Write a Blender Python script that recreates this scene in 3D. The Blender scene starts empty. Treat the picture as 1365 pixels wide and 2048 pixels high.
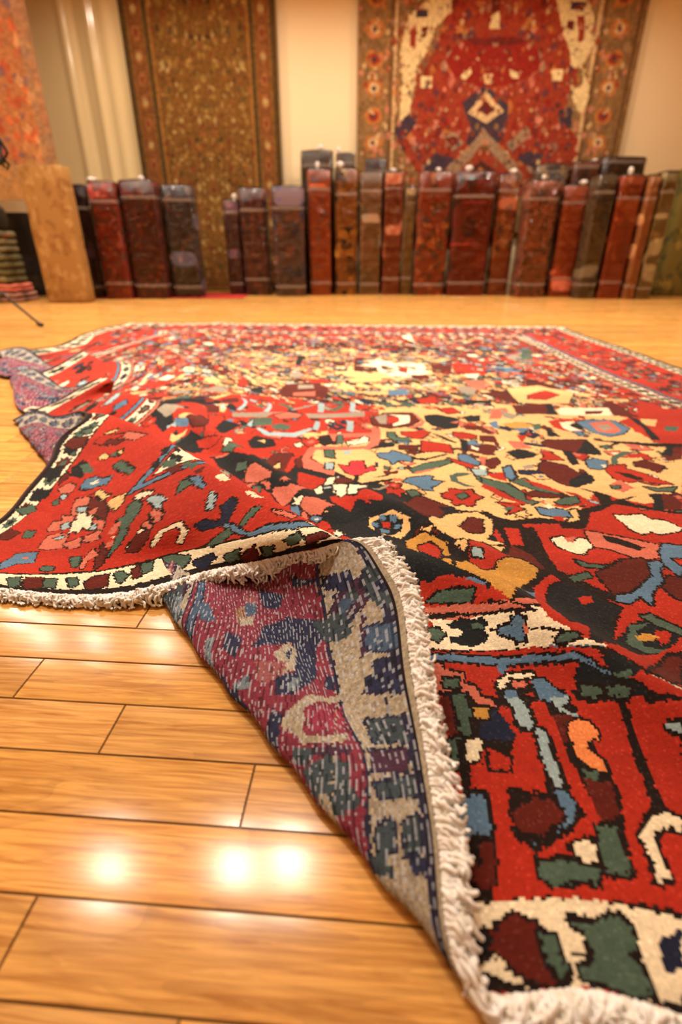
import bpy, bmesh, math, random
import numpy as np
random.seed(7); RNG=np.random.default_rng(11)
C=bpy.context.scene.collection
PI=math.pi
def lin(h):
    if isinstance(h,str): h=[int(h[i:i+2],16) for i in (0,2,4)]
    c=[x/255 for x in h]
    return tuple((x/12.92 if x<=.04045 else ((x+.055)/1.055)**2.4) for x in c)
# ------------------------------------------------------------------ node helpers
def mat(name):
    m=bpy.data.materials.new(name); m.use_nodes=True
    nt=m.node_tree; b=nt.nodes['Principled BSDF']; return m,nt,b
def N(nt,t,**k):
    n=nt.nodes.new(t)
    for a,v in k.items():
        if a=='inp':
            for i,x in v.items(): n.inputs[i].default_value=x
        else: setattr(n,a,v)
    return n
def L(nt,a,b): nt.links.new(a,b)
def plain(name,col,rough=.6,metal=0,spec=.5):
    m,nt,b=mat(name); b.inputs['Base Color'].default_value=(*lin(col),1)
    b.inputs['Roughness'].default_value=rough; b.inputs['Metallic'].default_value=metal
    b.inputs['Specular IOR Level'].default_value=spec; return m
# ------------------------------------------------------------------ object helpers
def mesh_obj(name,verts,faces,m,parent=None,smooth=False):
    me=bpy.data.meshes.new(name)
    verts=np.asarray(verts,dtype=np.float32); 
    faces=np.asarray(faces,dtype=np.int32) if not isinstance(faces,list) or len(set(map(len,faces)))==1 else faces
    if isinstance(faces,np.ndarray):
        k=faces.shape[1]
        me.vertices.add(len(verts)); me.vertices.foreach_set('co',verts.ravel())
        me.loops.add(faces.size); me.loops.foreach_set('vertex_index',faces.ravel())
        me.polygons.add(len(faces)); me.polygons.foreach_set('loop_start',np.arange(0,faces.size,k,dtype=np.int32))
        me.polygons.foreach_set('loop_total',np.full(len(faces),k,dtype=np.int32)) if False else None
        me.update(calc_edges=True)
    else:
        me.from_pydata([tuple(v) for v in verts],[],faces)
    me.polygons.foreach_set('use_smooth',np.full(len(me.polygons),bool(smooth)))
    me.materials.append(m); me.update()
    o=bpy.data.objects.new(name,me); C.objects.link(o)
    if parent: o.parent=parent
    return o
def thing(name,label,cat,loc=(0,0,0),rz=0,group=None):
    o=bpy.data.objects.new(name,None); C.objects.link(o); o.location=loc; o.rotation_euler=(0,0,rz)
    o.empty_display_size=.1
    o['label']=label; o['category']=cat
    if group: o['group']=group
    return o
def box(x0,y0,z0,x1,y1,z1):
    v=[(x,y,z) for x in (x0,x1) for y in (y0,y1) for z in (z0,z1)]
    f=[(0,1,3,2),(4,6,7,5),(0,4,5,1),(2,3,7,6),(0,2,6,4),(1,5,7,3)]
    return v,f
def face_color(o,cols,name='Knots'):
    a=o.data.attributes.new(name,'FLOAT_COLOR','FACE')
    c=np.ones((len(cols),4),dtype=np.float32); c[:,:3]=cols
    a.data.foreach_set('color',c.ravel())
def tube(path,r,sides=6,cap=True):
    """path (n,3) -> verts, quad faces"""
    p=np.asarray(path,float); n=len(p)
    t=np.gradient(p,axis=0); t/=np.linalg.norm(t,axis=1)[:,None]+1e-9
    ref=np.array([.31,.17,.93]); a=np.cross(t,ref); a/=np.linalg.norm(a,axis=1)[:,None]+1e-9; b=np.cross(t,a)
    ang=np.arange(sides)*2*PI/sides
    rr=np.broadcast_to(np.asarray(r,float),(n,))
    v=p[:,None]+rr[:,None,None]*(a[:,None]*np.cos(ang)[None,:,None]+b[:,None]*np.sin(ang)[None,:,None])
    i=np.arange(n-1)[:,None]*sides; j=np.arange(sides)[None]
    f=np.stack([i+j,i+(j+1)%sides,i+sides+(j+1)%sides,i+sides+j],-1).reshape(-1,4)
    return v.reshape(-1,3),f
class Acc:
    def __init__(s): s.v=[]; s.f=[]; s.n=0
    def add(s,v,f): s.v.append(np.asarray(v,float)); s.f.append(np.asarray(f)+s.n); s.n+=len(v)
    def obj(s,name,m,parent=None,smooth=True): return mesh_obj(name,np.vstack(s.v),np.vstack(s.f),m,parent,smooth)

# ================================================================== THE FOLDED RUG
PAL={'R':'a62a18','D':'1c110c','K':'17191b','N':'1c2036','I':'e2d4b4','G':'d8ae74','O':'b8863c','P':'bc6450','S':'e4854c','B':'54728c','L':'93a8ac','E':'465a4c','M':'571a10','V':'8f8272','T':'c03038','Q':'8e1a12'}
KEYS=list(PAL); PALC=np.array([lin(PAL[k]) for k in KEYS]); IX={k:i for i,k in enumerate(KEYS)}
RW,RL=3.4,4.6
UC1,UC2,VC1,VC2=(1.5360027163472343, 0.9618281203813704, 1.4983439474596552, 0.9707003634902394)
CP=np.array([[float(x) for x in l.split(',')] for l in """0,0,-0.86,0.83,0.01
0.1728,0,-0.6967,0.7995,0.01
0.2407,0,-0.6326,0.7871,0.012
0.3672,0,-0.5124,0.7686,0.012
0.4926,0,-0.392,0.7665,0.018
0.597,0,-0.2945,0.783,0.035
0.7239,0,-0.1796,0.7731,0.075
0.8462,0,-0.07044,0.7551,0.115
0.9236,0,-0.002073,0.7396,0.14
0.9618,0,0.03227,0.7293,0.148
1.029,0,0.06457,0.6744,0.14
1.092,0,0.08605,0.6196,0.126
1.159,0,0.09105,0.5578,0.108
1.252,0,0.09238,0.4709,0.086
1.311,0,0.09498,0.4158,0.072
1.369,0,0.0963,0.3615,0.06
1.423,0,0.09761,0.311,0.047
1.47,0,0.0967,0.268,0.034
1.497,0,0.09627,0.2435,0.026
1.518,0,0.1002,0.2246,0.018
1.536,0,0.1078,0.2112,0.011
0,0.3074,-0.7877,1.051,0.012
0,0.4786,-0.7885,1.18,0.03
0,0.6715,-0.7891,1.323,0.06
0,0.8383,-0.7876,1.443,0.1
0,0.9707,-0.7842,1.54,0.125
0,1.088,-0.8456,1.636,0.1
0,1.268,-0.9976,1.725,0.06
0,1.458,-1.155,1.825,0.03
0,1.498,-1.192,1.823,0.012
0,1.555,-1.169,1.897,0.02
0,1.626,-1.082,1.927,0.05
0,1.687,-1.011,1.954,0.085
0,1.759,-0.945,2.021,0.115
0,1.839,-1.035,2.07,0.08
0,2.009,-1.22,2.209,0.055
0,2.36,-1.545,2.562,0.035
0,2.452,-1.663,2.601,0.012
0,2.583,-1.503,2.52,0.02
0,2.67,-1.399,2.571,0.05
0,2.818,-1.341,2.761,0.085
0,2.901,-1.375,2.655,0.06
0,3.194,-1.672,2.923,0.04
0,3.472,-1.964,3.166,0.03
0,3.544,-2.057,3.138,0.012
0,3.687,-1.888,3.236,0.012
0,4.039,-1.834,3.715,0.012
0,4.6,-1.754,4.478,0.01
0.9137,0.04854,-0.01814,0.7512,0.15
0.8782,0.01334,-0.05169,0.7212,0.144
0.935,0.06965,-0.02708,0.7432,0.12
0.9635,0.0978,-0.05169,0.7212,0.078
1.459,0.07492,0.04056,0.29,0.012
1.431,0.04628,0.06326,0.3096,0.03
1.491,0.1071,0.07083,0.3161,0.006
1.244,0.06689,0.01728,0.4742,0.03679
1.104,0.08235,-0.01721,0.5977,0.04364
0.8656,0.09707,-0.05667,0.7953,0.1496
0.8301,0.06188,-0.09086,0.7661,0.1436
0.887,0.1182,-0.06579,0.7875,0.1196
0.9154,0.1463,-0.09086,0.7661,0.07425
1.382,0.1498,-0.02514,0.37,0.012
1.354,0.1212,-0.00159,0.3886,0.03
1.414,0.182,0.006259,0.3948,0.006
1.179,0.1313,-0.0373,0.5396,0.03341
1.047,0.1388,-0.06408,0.6528,0.038
0.8176,0.1456,-0.09463,0.8399,0.1482
0.782,0.1104,-0.1289,0.8107,0.1422
0.8389,0.1667,-0.1038,0.8321,0.1182
0.8673,0.1949,-0.1289,0.8107,0.07088
1.306,0.2248,-0.08896,0.4515,0.012
1.278,0.1961,-0.06529,0.47,0.03
1.337,0.257,-0.0574,0.4761,0.006
1.114,0.1956,-0.09074,0.6063,0.03093
0.9904,0.1952,-0.1098,0.7085,0.03382
0.7695,0.1941,-0.1325,0.8845,0.1469
0.7339,0.1589,-0.1668,0.8554,0.1409
0.7908,0.2153,-0.1417,0.8767,0.1169
0.8192,0.2434,-0.1668,0.8554,0.07291
1.229,0.2997,-0.1548,0.5315,0.012
1.201,0.271,-0.132,0.551,0.03
1.26,0.3319,-0.1244,0.5575,0.006
1.048,0.26,-0.1459,0.6727,0.03362
0.9337,0.2517,-0.1564,0.7641,0.03826
0.7214,0.2427,-0.1706,0.9289,0.1454
0.6859,0.2075,-0.2044,0.8992,0.1394
0.7427,0.2638,-0.1796,0.921,0.1154
0.7711,0.2919,-0.2044,0.8992,0.07469
1.152,0.3746,-0.22,0.6118,0.012
1.124,0.346,-0.1962,0.6301,0.03
1.183,0.4068,-0.1883,0.6362,0.006
0.9829,0.3243,-0.1995,0.7378,0.03621
0.877,0.3081,-0.202,0.8185,0.04254
0.6733,0.2912,-0.2093,0.9728,0.1432
0.6378,0.256,-0.2431,0.943,0.1372
0.6946,0.3123,-0.2183,0.9649,0.1132
0.723,0.3405,-0.2431,0.943,0.0759
1.075,0.4495,-0.2819,0.6948,0.012
1.047,0.4209,-0.2576,0.7124,0.03
1.107,0.4817,-0.2495,0.7182,0.006
0.9176,0.3887,-0.2518,0.8046,0.03858
0.8203,0.3646,-0.2474,0.8738,0.0464
0.6252,0.3397,-0.247,1.018,0.1415
0.5897,0.3046,-0.2824,0.9898,0.1355
0.6465,0.3609,-0.2564,1.01,0.1115
0.6749,0.389,-0.2824,0.9898,0.07746
0.9984,0.5244,-0.3433,0.7782,0.012
0.9705,0.4958,-0.3196,0.7966,0.03
1.03,0.5566,-0.3118,0.8028,0.006
0.8522,0.4531,-0.3047,0.8739,0.04108
0.7636,0.421,-0.2935,0.9318,0.05052
0.5771,0.3883,-0.2831,1.064,0.1402
0.5416,0.3531,-0.3181,1.035,0.1342
0.5984,0.4094,-0.2925,1.056,0.1102
0.6268,0.4375,-0.3181,1.035,0.0795
0.9216,0.5993,-0.4079,0.8592,0.012
0.8937,0.5707,-0.3844,0.8779,0.03
0.953,0.6315,-0.3766,0.8841,0.006
0.7869,0.5174,-0.3579,0.9409,0.04378
0.7069,0.4775,-0.338,0.9881,0.05497
0.529,0.4368,-0.3208,1.108,0.1379
0.4935,0.4016,-0.3551,1.079,0.1319
0.5503,0.4579,-0.33,1.101,0.1079
0.5787,0.4861,-0.3551,1.079,0.0806
0.8448,0.6743,-0.4724,0.9402,0.012
0.8169,0.6456,-0.449,0.9589,0.03
0.8762,0.7065,-0.4412,0.9652,0.006
0.7216,0.5818,-0.4114,1.007,0.0461
0.6502,0.5339,-0.3833,1.043,0.05877
0.4809,0.4854,-0.3587,1.153,0.1356
0.4454,0.4502,-0.3933,1.124,0.1296
0.5022,0.5065,-0.368,1.145,0.1056
0.5306,0.5346,-0.3933,1.124,0.08157
0.768,0.7492,-0.5379,1.02,0.012
0.7401,0.7205,-0.5147,1.039,0.03
0.7994,0.7814,-0.507,1.046,0.006
0.6563,0.6462,-0.4662,1.073,0.04837
0.5935,0.5904,-0.4297,1.099,0.06247
0.4328,0.5339,-0.3951,1.199,0.1334
0.3973,0.4987,-0.4307,1.171,0.1274
0.4541,0.555,-0.4046,1.191,0.1034
0.4825,0.5832,-0.4307,1.171,0.0827
0.6912,0.8241,-0.6037,1.1,0.012
0.6633,0.7955,-0.5805,1.119,0.03
0.7226,0.8563,-0.5728,1.126,0.006
0.591,0.7105,-0.5206,1.14,0.0507
0.5368,0.6468,-0.4756,1.156,0.06628
0.3847,0.5824,-0.431,1.245,0.1312
0.3492,0.5472,-0.4666,1.217,0.1252
0.406,0.6035,-0.4405,1.238,0.1012
0.4345,0.6317,-0.4666,1.217,0.0812
0.6144,0.899,-0.6695,1.18,0.012
0.5865,0.8704,-0.6463,1.199,0.03
0.6458,0.9312,-0.6386,1.206,0.006
0.5257,0.7749,-0.5744,1.207,0.05048
0.4801,0.7033,-0.5205,1.212,0.06584
0.3366,0.631,-0.4688,1.29,0.1297
0.3011,0.5958,-0.5016,1.259,0.1237
0.358,0.6521,-0.4775,1.281,0.09973
0.3864,0.6802,-0.5016,1.259,0.07973
0.5376,0.9739,-0.7356,1.26,0.012
0.5097,0.9453,-0.7125,1.279,0.03
0.569,1.006,-0.7048,1.286,0.006
0.4603,0.8393,-0.6281,1.271,0.04989
0.4234,0.7597,-0.5649,1.265,0.06481
0.2885,0.6795,-0.5088,1.332,0.1291
0.253,0.6443,-0.5416,1.302,0.1231
0.3099,0.7006,-0.5175,1.324,0.09912
0.3383,0.7288,-0.5416,1.302,0.07912
0.4608,1.049,-0.8018,1.34,0.012
0.4329,1.02,-0.7788,1.359,0.03
0.4922,1.081,-0.7711,1.365,0.006
0.395,0.9036,-0.6839,1.336,0.04965
0.3667,0.8162,-0.6128,1.319,0.06439
0.2405,0.728,-0.5488,1.375,0.1285
0.2049,0.6928,-0.5816,1.344,0.1225
0.2618,0.7491,-0.5575,1.367,0.09852
0.2902,0.7773,-0.5816,1.344,0.07852
0.384,1.124,-0.8681,1.419,0.012
0.3561,1.095,-0.8451,1.438,0.03
0.4154,1.156,-0.8374,1.445,0.006
0.3297,0.968,-0.7397,1.401,0.04941
0.3099,0.8726,-0.6606,1.373,0.06396
0.1924,0.7766,-0.5895,1.417,0.1279
0.1568,0.7414,-0.6198,1.384,0.1219
0.2137,0.7977,-0.5975,1.408,0.09794
0.2421,0.8258,-0.6198,1.384,0.07794
0.3072,1.199,-0.9344,1.499,0.012
0.2793,1.17,-0.9111,1.518,0.03
0.3386,1.231,-0.9034,1.524,0.006
0.2644,1.032,-0.7946,1.464,0.04918
0.2532,0.9291,-0.7072,1.424,0.06356
0.1443,0.8251,-0.6341,1.455,0.1276
0.1088,0.7899,-0.6632,1.421,0.1216
0.1656,0.8462,-0.6418,1.446,0.09757
0.194,0.8744,-0.6632,1.421,0.07757
0.2304,1.274,-0.9988,1.58,0.012
0.2025,1.245,-0.9752,1.598,0.03
0.2618,1.306,-0.9674,1.605,0.006
0.1991,1.097,-0.8504,1.527,0.04903
0.1965,0.9855,-0.7568,1.474,0.0633
0.09618,0.8736,-0.6787,1.493,0.1272
0.06067,0.8384,-0.7078,1.459,0.1212
0.1175,0.8947,-0.6864,1.484,0.09719
0.1459,0.9229,-0.7078,1.459,0.07719
0.1536,1.349,-1.063,1.661,0.012
0.1257,1.32,-1.04,1.68,0.03
0.185,1.381,-1.032,1.686,0.006
0.1338,1.161,-0.9069,1.591,0.04888
0.1398,1.042,-0.8073,1.525,0.06303
0.04809,0.9222,-0.7287,1.521,0.1263
0.01257,0.887,-0.7429,1.479,0.1203
0.0694,0.9433,-0.7325,1.51,0.09633
0.09782,0.9714,-0.7429,1.479,0.07633
0.0768,1.423,-1.127,1.742,0.012
0.04887,1.395,-1.104,1.761,0.03
0.1082,1.456,-1.096,1.767,0.006
0.06845,1.225,-0.9595,1.648,0.04853
0.08313,1.098,-0.8512,1.563,0.06243
1,4.6,-0.6581,4.417,0.01
2.2,4.6,0.6221,4.3,0.01
3.4,4.6,1.743,4.217,0.01
3.4,0,1.8,0.04,0.01
3.4,0.6,1.792,0.5859,0.01
3.4,1.2,1.784,1.132,0.01
3.4,1.8,1.777,1.678,0.01
3.4,2.4,1.769,2.223,0.01
3.4,3,1.761,2.769,0.01
3.4,3.6,1.753,3.315,0.01
1.621,0,0.1875,0.2069,0.01
1.721,0,0.2717,0.1919,0.01
2.2,0,0.7106,0.1502,0.01
2.4,0,0.8921,0.1319,0.01
2.9,0,1.346,0.08593,0.01
1.487,0.2574,0.08472,0.4702,0.008
1.837,0.2574,0.3979,0.4343,0.01
2.337,0.2574,0.8454,0.3831,0.01
2.837,0.2574,1.293,0.3318,0.01
1.179,0.5574,-0.1723,0.7954,0.008
1.529,0.5574,0.1374,0.7563,0.01
2.029,0.5574,0.5799,0.7003,0.01
2.529,0.5574,1.022,0.6444,0.01
3.029,0.5574,1.465,0.5885,0.01
0.8206,0.9074,-0.4725,1.175,0.008
1.171,0.9074,-0.1658,1.133,0.01
1.671,0.9074,0.2725,1.073,0.01
2.171,0.9074,0.7107,1.013,0.01
2.671,0.9074,1.149,0.9529,0.01
3.171,0.9074,1.587,0.893,0.01
0.5131,1.207,-0.7371,1.494,0.008
0.8631,1.207,-0.4314,1.451,0.01
1.363,1.207,0.005277,1.389,0.01
1.863,1.207,0.442,1.328,0.01
2.363,1.207,0.8786,1.266,0.01
2.863,1.207,1.315,1.205,0.01
0.7,1.9,-0.6272,2.071,0.01
1.25,1.9,-0.1378,2.01,0.01
1.8,1.9,0.3516,1.948,0.01
2.35,1.9,0.841,1.886,0.01
2.9,1.9,1.33,1.825,0.01
0.7,2.4,-0.9223,2.538,0.01
1.25,2.4,-0.3742,2.474,0.01
1.8,2.4,0.174,2.41,0.01
2.35,2.4,0.7222,2.346,0.01
2.9,2.4,1.27,2.282,0.01
0.7,3,-1.067,3.032,0.01
1.25,3,-0.4909,2.978,0.01
1.8,3,0.08517,2.925,0.01
2.35,3,0.6612,2.871,0.01
2.9,3,1.237,2.818,0.01
0.5,3.6,-1.329,3.558,0.01
1.05,3.6,-0.7442,3.512,0.01
1.6,3.6,-0.1597,3.466,0.01
2.15,3.6,0.4247,3.42,0.01
2.7,3.6,1.009,3.374,0.01
0.5,4.1,-1.278,4.051,0.01
1.05,4.1,-0.7048,3.998,0.01
1.6,4.1,-0.131,3.945,0.01
2.15,4.1,0.4427,3.891,0.01
2.7,4.1,1.016,3.838,0.01
0.14,1.649,-0.881,1.939,0.115
0.28,1.509,-0.807,1.851,0.1
0.28,1.619,-0.8964,2.007,0.05
0.14,2.332,-1.541,2.431,0.012
0.28,2.212,-1.405,2.235,0.012
0.45,2.092,-1.186,1.925,0.012
0.14,2.006,-1.248,2.169,0.035
0.28,1.926,-1.121,2.026,0.025
0.14,2.432,-1.4,2.325,0.012
0.28,2.332,-1.249,2.12,0.01
0.15,2.718,-1.241,2.602,0.075
0.28,2.638,-1.144,2.458,0.05
0.15,3.424,-1.855,2.847,0.012
0.28,3.324,-1.642,2.557,0.012
0.15,3.101,-1.54,2.644,0.035
0.15,3.564,-1.745,2.968,0.01
0.27,0.08,-0.636,0.8301,0.014
0.4,0.08,-0.5194,0.8259,0.018
0.53,0.08,-0.4053,0.8384,0.028
0.65,0.08,-0.2957,0.8495,0.055""".split()])
RIDGES=[([(0.077, 0.883), (0.163, 0.823), (0.213, 0.781), (0.256, 0.74), (0.293, 0.681), (0.326, 0.642), (0.381, 0.579), (0.409, 0.535), (0.459, 0.475)], [0.03, 0.05, 0.055, 0.055, 0.05, 0.045, 0.04], 0.06), ([(0.064, 1.167), (0.133, 1.078), (0.191, 1.006), (0.262, 0.909), (0.344, 0.843), (0.423, 0.776)], [0.02, 0.035, 0.035, 0.025, 0.015, 0.0], 0.045), ([(-0.673, 1.939), (-0.474, 1.671), (-0.318, 1.46), (-0.185, 1.287), (-0.09, 1.16), (0.009, 1.04)], [0.0, 0.03, 0.035, 0.035, 0.03, 0.0], 0.04)]
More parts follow.
